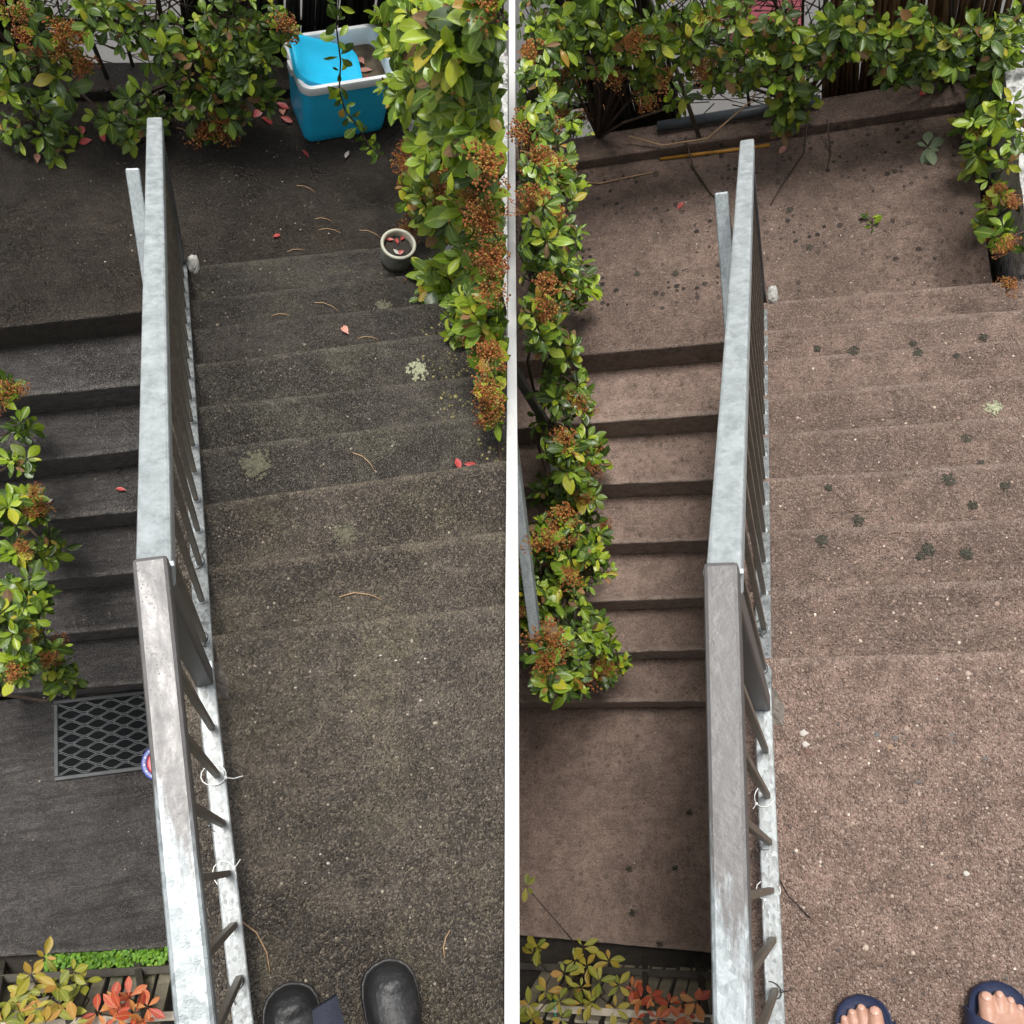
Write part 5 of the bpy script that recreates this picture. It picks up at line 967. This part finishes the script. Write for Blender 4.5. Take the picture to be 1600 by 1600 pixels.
# sandals
pr_ = new_obj('person', None, P=Rt); tag(pr_, 'barefoot person in navy slide sandals standing on the cleaned upper landing', 'person')
def bare_foot_parts(m, cx, ty, side, yaw):
    rot = Matrix.Translation((cx, ty, 0)) @ Matrix.Rotation(yaw, 4, 'Z'); z0 = .026
    def ell(path, r, seg=14, flat=.9):
        pts = [Vector(p) for p in path]; mm = MB(); n = len(pts); full = []; rad2 = []
        d0 = (pts[0] - pts[1]).normalized(); d1 = (pts[-1] - pts[-2]).normalized()
        for q in (1.0, .8, .45): full.append(pts[0] + d0 * r[0] * q); rad2.append(r[0] * math.sqrt(max(1 - q * q, .02)))
        full += pts; rad2 += list(r)
        for q in (.45, .8, 1.0): full.append(pts[-1] + d1 * r[-1] * q); rad2.append(r[-1] * math.sqrt(max(1 - q * q, .02)))
        mm.tube(full, rad2, seg, flat); m.add([rot @ Vector(p) for p in mm.v], mm.f)
    toes = [(.024, -.012, .0150, .036), (.0005, -.009, .0104, .032), (-.0175, -.017, .0094, .030), (-.033, -.028, .0086, .028), (-.0455, -.042, .0080, .024)]
    for k, (x, ty2, r, l) in enumerate(toes):
        x *= side; yb2 = ty2 - l - .02
        ell([(x, ty2 - r, z0 + r * .85), (x * .98, ty2 - r - l * .45, z0 + r * 1.25), (x * .92, yb2, z0 + r * 1.3)], [r * .92, r * .98, r * 1.02])
    rings = []
    for s, w, hgt, xo in ((.045, .036, .020, 0), (.065, .043, .030, 0), (.095, .045, .040, .002), (.13, .041, .052, .002), (.17, .034, .066, 0), (.21, .031, .075, 0), (.24, .03, .06, 0), (.258, .018, .04, 0)):
        rings.append([rot @ p for p in foot_ring(side * xo, -s, w, hgt, z0 + .002, 20, .7)])
    m.loft(rings)
    rings = [[rot @ Vector((w * math.cos(a), -.215 + w * 1.1 * math.sin(a), z)) for a in [2 * math.pi * k / 18 for k in range(18)]] for z, w in ((.06, .034), (.1, .033), (.16, .036), (.26, .048), (.36, .052), (.46, .05))]
    m.loft(rings); return rot, z0, toes
fm = MB(); nails = []
FE = [(.157, -.661, 1, .10), (.405, -.620, -1, -.05)]
for cx, ty, sd, yaw in FE:
    rot, z0, toes = bare_foot_parts(fm, cx, ty - .004, sd, yaw); nails.append((rot, z0, toes, sd))
fe = fm.mesh(smooth=True); fix_normals(fe); body = new_obj('body', fe, M['skin'], pr_)
md = body.modifiers.new('r', 'REMESH'); md.mode = 'VOXEL'; md.voxel_size = .0022; md.use_smooth_shade = True; sm = body.modifiers.new('s', 'SMOOTH'); sm.factor = .5; sm.iterations = 4
for rot, z0, toes, sd in nails:
    for k, (x, ty2, r, l) in enumerate(toes):
        m = MB(); v = []; f = []; w = r * .60; lnl = r * .95; yc = ty2 - r * .62; nu, nv = 8, 4      # rounded nail lying on the curved toe top
        for a in range(nv + 1):
            for b in range(nu):
                t = 2 * math.pi * b / nu; q = max(a / nv, .02); dx = w * q * math.cos(t); dy = lnl * .55 * q * math.sin(t)
                yy = yc + dy; s_ = (ty2 - yy) / r; top = z0 + r * (.85 + .95 * math.sqrt(max(0, 1 - max(0, 1 - s_ * .9) ** 2)) + .06 * s_)
                v.append(rot @ Vector((x * sd + dx, yy, top - r * .55 * (dx / r) ** 2 + r * (.05 * (1 - q ** 4) + .07))))
        f = [(a * nu + b, a * nu + (b + 1) % nu, (a + 1) * nu + (b + 1) % nu, (a + 1) * nu + b) for a in range(nv) for b in range(nu)]; m.add(v, f)
        new_obj('toenail', m.mesh(smooth=True), M['nail'], body)
for cx, ty, sd, yaw in FE:
    rot = Matrix.Translation((cx, ty, .001)) @ Matrix.Rotation(yaw, 4, 'Z'); ln, wd = .275, .106; fo = foot_outline(sd, ln, wd)
    def outl(k, z, dy=0): return [Vector((b * k, -s * (1 - .0) * 1.0 + dy, z)) for s, a, b in fo] + [Vector((-a * k, -s + dy, z)) for s, a, b in fo[::-1]]
    m = MB(); m.loft([outl(.95, 0), outl(1.0, .006), outl(1.01, .022), outl(.99, .029), outl(.94, .0305), outl(.88, .026, -.004), outl(.4, .024, -.02)]); me = m.mesh(); fix_normals(me); smooth_by_angle(me, 50)
    so = new_obj('sandal', me, M['navy'], pr_); so.matrix_local = rot
    m = MB(); rings = []                                     # broad strap over the forefoot
    for i in range(8):
        s = .058 + .095 * i / 7 - 0; rg = []
        for k in range(17):
            t = math.pi * k / 16; hw = .0535 - .02 * max(0, s - .11) * 2; hz = .030 + .04 * min(1, (s - .01) / .12)
            rg.append(Vector((hw * math.cos(t), -s - .014 * math.sin(t) * (1 if i < 1 else 0) + .010 * sd * math.cos(t) * (1 - i / 7), .012 + hz * math.sin(t) ** .7)))
        rings.append(rg)
    th = .006; v = []; f = []; n = 17
    for rg in rings:
        for p in rg: v.append(p)
    for rg in rings:
        for p in rg: v.append(p + Vector((p.x, 0, p.z)).normalized() * th)
    q = len(rings) * n
    for i in range(len(rings) - 1):
        for k in range(n - 1):
            a = i * n + k; f += [(a, a + 1, a + n + 1, a + n), (q + a, q + a + n, q + a + n + 1, q + a + 1)]
    for k in range(n - 1): f += [(k, q + k, q + k + 1, k + 1), ((len(rings) - 1) * n + k, (len(rings) - 1) * n + k + 1, q + (len(rings) - 1) * n + k + 1, q + (len(rings) - 1) * n + k)]
    m.add(v, f); me = m.mesh(); fix_normals(me); smooth_by_angle(me, 50); new_obj('strap', me, M['navy'], so)
trousers(pr_, [(.157, -.88), (.405, -.845)], (.28, -.92, .92), M['cloth'], .30)

# ------------------------------------------------------------------ stones of the aggregate standing proud, crumbs of moss
def stone_mat(name, stops):
    m, nt, b = mat_new(name); ge = nd(nt, 'NewGeometry'); lk(nt, ramp(nt, ge.outputs['Random Per Island'], stops), b.inputs['Base Color']); b.inputs['Roughness'].default_value = .6
    bump(nt, b, [(noise_(nt, coords(nt), 300, 3), .4, .002)]); return m
M['stonesL'] = stone_mat('soiled aggregate', [(0, (.02, .018, .015)), (.5, (.07, .058, .044)), (.85, (.15, .125, .09)), (1, (.30, .26, .2))]); M['stonesR'] = stone_mat('clean aggregate', [(0, (.05, .045, .042)), (.25, (.10, .06, .045)), (.6, (.22, .15, .115)), (.9, (.36, .28, .22)), (1, (.55, .48, .4))])
M['crumb'] = stone_mat('yellow moss crumbs', [(0, (.06, .055, .02)), (.6, (.17, .15, .05)), (1, (.30, .26, .10))])
def scatter(P, name, mat, label, cat, areas, seed, size):
    rr = random.Random(seed); m = MB(); n = 7
    for (x0, x1, y0, y1, z, cnt) in areas:
        for q in range(cnt):
            x, y = rr.uniform(x0, x1), rr.uniform(y0, y1)
            if not in_seam(P, (x, y, z), .025): continue
            r = rr.uniform(*size) * (1.6 if rr.random() > .93 else 1); a0 = rr.uniform(0, 6); el = rr.uniform(.6, 1); hz = r * rr.uniform(.15, .4)
            rg = []
            for k, h in ((1, -.0015), (.9, hz * .5), (.45, hz)):
                rg.append([Vector((x + r * k * (math.cos(t) * math.cos(a0) - el * math.sin(t) * math.sin(a0)) * (1 + .18 * math.sin(3 * t + q)), y + r * k * (math.cos(t) * math.sin(a0) + el * math.sin(t) * math.cos(a0)), z + h)) for t in [2 * math.pi * i / n for i in range(n)]])
            m.loft(rg)
    tag(m.build(name, M[mat], P=P, smooth=True), label, cat, kind='stuff')
def areas_of(P, na, ns, nm, nl):
    a = [(.04, .75, -.85, -.02, 0, na)]
    for k in range(1, 9): a.append((.04, .95, P.N[k - 1][0] + .02, P.N[k][0] - .02, -k * P.r, ns))
    a.append((-.75, .85, 1.76, 2.5, P.zl, nm)); a.append((-1.0, -.12, -.62, .25, P.z0, nl))
    for j in range(1, 7): a.append((-.95, -.12, P.LO[j][0] + .02, P.LO[j - 1][0] - .02, P.zl - j * P.r, nl // 6))
    return a
scatter(L, 'aggregate_stones', 'stonesL', 'small stones showing in the soiled concrete', 'stones', areas_of(L, 700, 110, 350, 260), 41, (.0018, .0042))
scatter(Rt, 'aggregate_stones', 'stonesR', 'small stones showing in the cleaned concrete', 'stones', areas_of(Rt, 800, 130, 500, 350), 42, (.0018, .0046))
scatter(L, 'moss_crumbs', 'crumb', 'yellow moss crumbs at the right edge of the soiled stairs', 'moss', [(.72, 1.0, .66, .80, -4 * L.r, 120), (.72, 1.0, .86, 1.0, -5 * L.r, 110), (.76, 1.0, .46, .60, -3 * L.r, 60), (.7, 1.0, 1.06, 1.2, -6 * L.r, 60), (.55, .9, 1.47, 1.62, -8 * L.r, 40)], 43, (.0025, .0055))
for (x, y, k, r_, lab) in ((.16, .565, 3, .045, 'faint pale lichen stain near the railing on the soiled stairs'), (.68, 1.36, 7, .035, 'faint pale lichen stain low on the soiled stairs'), (.35, .29, 2, .03, 'faint pale lichen stain in the middle of the second soiled step'), (.79, .66, 4, .03, 'faint pale lichen stain at the right edge of the soiled stairs')):
    lichen(L, x, y, -k * L.r, r_, M['lichen_faint'], lab, None)
